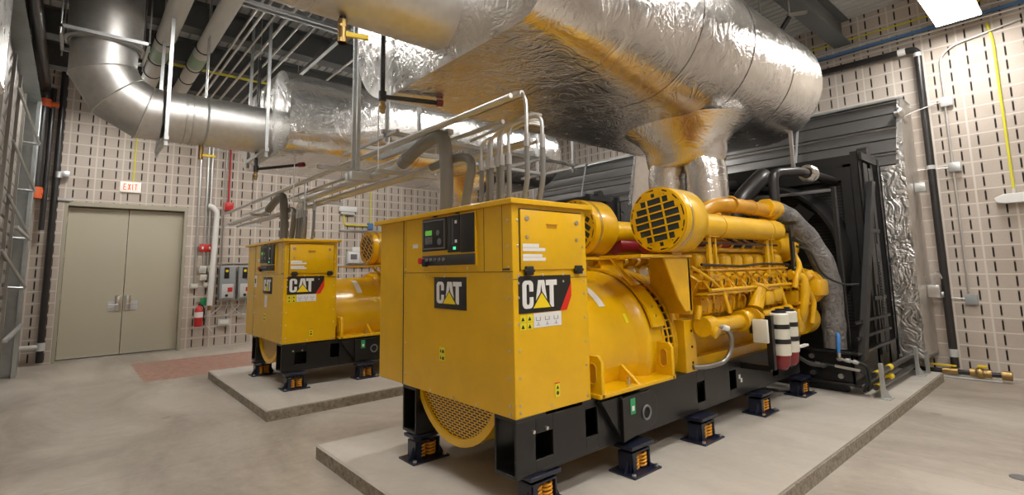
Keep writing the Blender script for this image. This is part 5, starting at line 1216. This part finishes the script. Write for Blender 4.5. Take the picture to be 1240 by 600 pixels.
for dy, who in ((0, 'nearer'), (4.72, 'farther')):
    for k in range(6):
        y = 3.38 - k * .068 + dy; x = 2.60 + .02 * (k % 2)
        t = thing('control_conduit', (x, y, 2.12), 'one of the six thin conduits dropping side by side into the %s cabinet roof' % who, 'conduit', 'thin conduits on the %s cabinet' % who); G = t
        P(MB().tube([(x, y + .02, 2.11), (x, y, 2.3), (x, y, 2.50)], .020, 10, .08), 'flexible_part', 'flexgrey')
        P(MB().cyl((x, y, 2.49), (x, y, 2.58), .025, n=10), 'connector', 'steel')
        P(MB().tube([(x, y, 2.56), (x, y, 2.74 + k * .012), (x + .10, y - .16, 2.80 + k * .018), (x + .16, 2.95 + dy, 2.84 + k * .018), (x + .28, 2.94 + dy, 2.84 + k * .018)], .013, 8, .08), 'rigid_part', 'conduit')
    for k, (y, z1) in enumerate(((2.66, 2.98), (2.62, 2.80))):
        t = thing('control_conduit', (2.5, y + dy, 2.12), '%s of two thin conduits near the front corner of the %s cabinet roof' % ('taller' if k == 0 else 'shorter', who), 'conduit', None); G = t
        x = 2.47 + k * .12
        P(MB().tube([(x, y + dy + .06, 2.11), (x, y + dy, 2.3), (x, y + dy, 2.55)], .020, 10, .08), 'flexible_part', 'flexgrey'); P(MB().cyl((x, y + dy, 2.54), (x, y + dy, 2.64), .025, n=10), 'connector', 'steel')
        P(MB().tube([(x, y + dy, 2.62), (x, y + dy, z1), (x, y + dy + .28, z1 + .01), (x, y + dy + .9, z1 - .02)], .014, 8, .14), 'rigid_part', 'conduit')
# strut brackets and tray between the silencers
t = thing('cable_tray', (3.3, 5.6, 3.2), 'galvanised strut frame bridging the gap between the two silencers', 'strut frame'); G = t
for y in (5.45, 6.3): P(MB().box(2.7, 6.2, y, y + .045, 3.30, 3.345), 'side_rail', 'strut')
for x in (2.75, 3.2, 4.2, 5.2, 6.1): P(MB().box(x, x + .045, 5.2, 6.75, 3.26, 3.30), 'cross_rail', 'strut')
for x in (2.75, 3.2, 6.1):
    for y in (5.46, 6.31): P(MB().box(x, x + .04, y, y + .04, 3.2, ZC), 'hanger_post', 'strut')
P(MB().box(3.25, 4.1, 5.50, 6.28, 3.36, 3.37), 'tray_floor', 'galv')
# eye hook near the far top of the nearer silencer
t = thing('silencer_hanger', (7.3, 2.5, 4.9), 'galvanised hanger bracket above the right end of the nearer silencer', 'hanger'); G = t
P(MB().tube([(7.25, 2.62, 4.80), (7.3, 2.45, 5.05)], .035, 10), 'turnbuckle', 'bezel'); P(MB().tube([(7.3, 2.45, 5.0), (7.3, 2.45, 5.37)], .012, 8), 'hanger_rod', 'steel'); P(MB().hull([(7.28, 2.45, 5.05), (7.55, 2.3, 5.12), (7.56, 2.3, 5.18), (7.28, 2.45, 5.10), (7.28, 2.48, 5.05), (7.55, 2.33, 5.12), (7.56, 2.33, 5.18), (7.28, 2.48, 5.10)], [(0, 1, 2, 3), (4, 7, 6, 5), (0, 4, 5, 1), (1, 5, 6, 2), (2, 6, 7, 3), (3, 7, 4, 0)]), 'angle_bracket', 'steel')
# strap down from the nearer silencer's right end
t = thing('silencer_strap', (7.2, 2.6, 2.9), 'thin galvanised strut dropping from the right end of the nearer silencer', 'strut'); G = t
P(MB().box(7.20, 7.24, 2.52, 2.56, 2.86, 3.5), 'strap', 'strut')

# ------------------------------------------------------------------ camera
yaw, pit, rol = [math.radians(a) for a in (48.996, 6.931, -1.072)]
f = V((math.cos(yaw) * math.cos(pit), math.sin(yaw) * math.cos(pit), math.sin(pit)))
ri = f.cross(V((0, 0, 1))).normalized(); up = ri.cross(f)
r2 = ri * math.cos(rol) + up * math.sin(rol); u2 = up * math.cos(rol) - ri * math.sin(rol)
mt = Matrix((r2, u2, -f)).transposed().to_4x4(); mt.translation = V((0, 0, 1.65))
cam = bpy.data.cameras.new('camera'); co = bpy.data.objects.new('camera', cam); COL.objects.link(co); co.matrix_world = mt
cam.sensor_width = 36; cam.lens = 610.7 / 1240 * 36; cam.shift_y = -(300 - 251.45) / 1240; cam.clip_start = .05
SC.camera = co
w = bpy.data.worlds.new('world'); SC.world = w; w.use_nodes = True
w.node_tree.nodes['Background'].inputs[0].default_value = (.9, .95, 1, 1); w.node_tree.nodes['Background'].inputs[1].default_value = .0
SC.view_settings.view_transform = 'Standard'; SC.view_settings.look = 'None'; SC.view_settings.gamma = 1; SC.view_settings.exposure = 0.08
